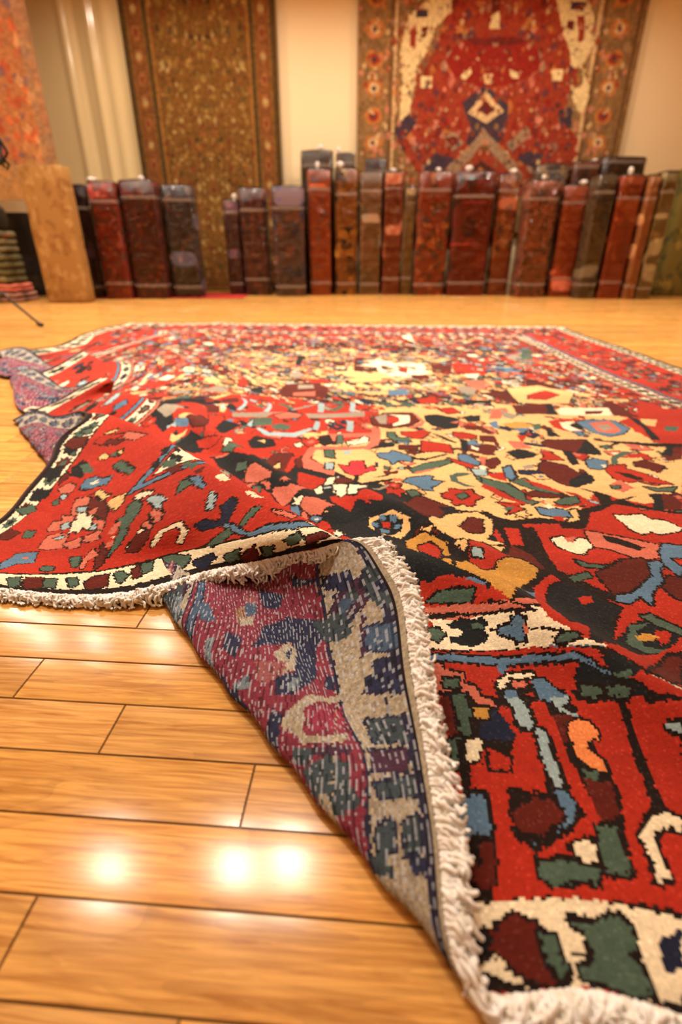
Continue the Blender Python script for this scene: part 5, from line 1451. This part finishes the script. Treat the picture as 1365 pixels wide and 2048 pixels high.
# black tripod legs
t=thing('tripod_stand','black metal tripod stand, one spread leg reaching onto the floor at the left edge','stand',(-3.05,4.5,0))
M_tr=plain('black_metal','15110f',.35,.3)
v,f=tube([(0,0,.24),(0,0,1.34)],.014,10); mesh_obj('pole',v,f,M_tr,t,True)
v,f=tube([(0,0,.50),(0,0,.60)],.030,10); mesh_obj('collar',v,f,M_tr,t,True)
for a_ in (-9,111,231):
    a=math.radians(a_); ex,ey=math.cos(a)*.63,math.sin(a)*.63
    v,f=tube([(0.02*math.cos(a),.02*math.sin(a),.555),(ex*.5,ey*.5,.285),(ex,ey,.014)],.010,8); lg=mesh_obj('leg',v,f,M_tr,t,True)
    v,f=tube([(ex*.96,ey*.96,.024),(ex*1.03,ey*1.03,.011)],.016,8); mesh_obj('rubber_foot',v,f,M_blk,lg,True)
    v,f=tube([(0,0,.26),(ex*.6,ey*.6,.225)],.007,6); mesh_obj('brace',v,f,M_tr,t,True)
v,f=tube([(0,0,1.30),(.25,0,1.33),(.56,0,1.30)],.010,8); mesh_obj('boom_arm',v,f,M_tr,t,True)
A=Acc()
for k in range(5):
    a=k*1.3; A.add(*tube([(.55,0,1.30),(.58+.03*math.cos(a),.03*math.sin(a),1.26-.02*k),(.60+.04*math.cos(a+.8),.04*math.sin(a+.8),1.18-.02*k),(.585+.02*math.cos(a+2),.03*math.sin(a+2),1.12-.01*k)],.010,7))
A.obj('coiled_cable',M_blk,t,True)

# ================================================================== LIGHTS (ceiling spots behind the floor reflections, plus added fill lamps)
def spot(x,y,e,size=.095,z=ZC-.05,col=(1,.89,.73),spread=165):
    d=bpy.data.lights.new('ceiling_spot_or_fill','AREA'); d.shape='DISK'; d.size=size; d.energy=e; d.color=col; d.spread=math.radians(spread)
    o=bpy.data.objects.new('ceiling_spot_or_fill',d); C.objects.link(o); o.location=(x,y,z); return o
E_=30.0
K=4.077/3.577
for x,y in ((-.68,1.91),(-.33,1.95),(-1.47,1.88),(-3.06,4.17),(-2.5,4.1),(-1.8,4.0)): spot(x*K,y*K,E_*(.50 if y<3 else .62),spread=98 if y<3 else 135)
spot(-4.1,5.3,E_*.8)  # added fill lamp to brighten the far left hanging rug
for x,y,k_ in ((1.4,3.3,.8),(2.8,4.8,.7),(.2,5.0,.4)): spot(x,y,E_*k_,spread=104)  # extra lamps added to light the rug, not known fixtures
for x,y in ((-2.0,-1.5),): spot(x,y,E_*.35)  # weak fill added behind the camera
for x,k_ in ((-3.8,.7),(-2.3,1.0),(-.9,.85),(.5,.65),(1.9,1.05),(3.3,.42)): spot(x,6.7,E_*k_)  # row of lamps added as a wash for the back wall
for x in (-1.6,.9,2.6): spot(x,5.2,E_*.8)  # added fill to lift the fronts of the standing rolls
wd=bpy.data.worlds.new('World'); bpy.context.scene.world=wd; wd.use_nodes=True
wd.node_tree.nodes['Background'].inputs[0].default_value=(1,.85,.65,1); wd.node_tree.nodes['Background'].inputs[1].default_value=.05
# ================================================================== CAMERA
cd=bpy.data.cameras.new('camera'); cam=bpy.data.objects.new('camera',cd); C.objects.link(cam)
cam.location=(0,0,.577); cam.rotation_euler=(math.radians(90-27.2),0,0)
cd.sensor_fit='VERTICAL'; cd.sensor_height=36; cd.lens=1034/2048*36; cd.clip_start=.02
cd.dof.use_dof=True; cd.dof.focus_distance=.90; cd.dof.aperture_fstop=2.1
sc=bpy.context.scene; sc.camera=cam
sc.view_settings.view_transform='Standard'; sc.view_settings.look='None'; sc.view_settings.gamma=1; sc.view_settings.use_curve_mapping=False
sc.view_settings.exposure=0.5
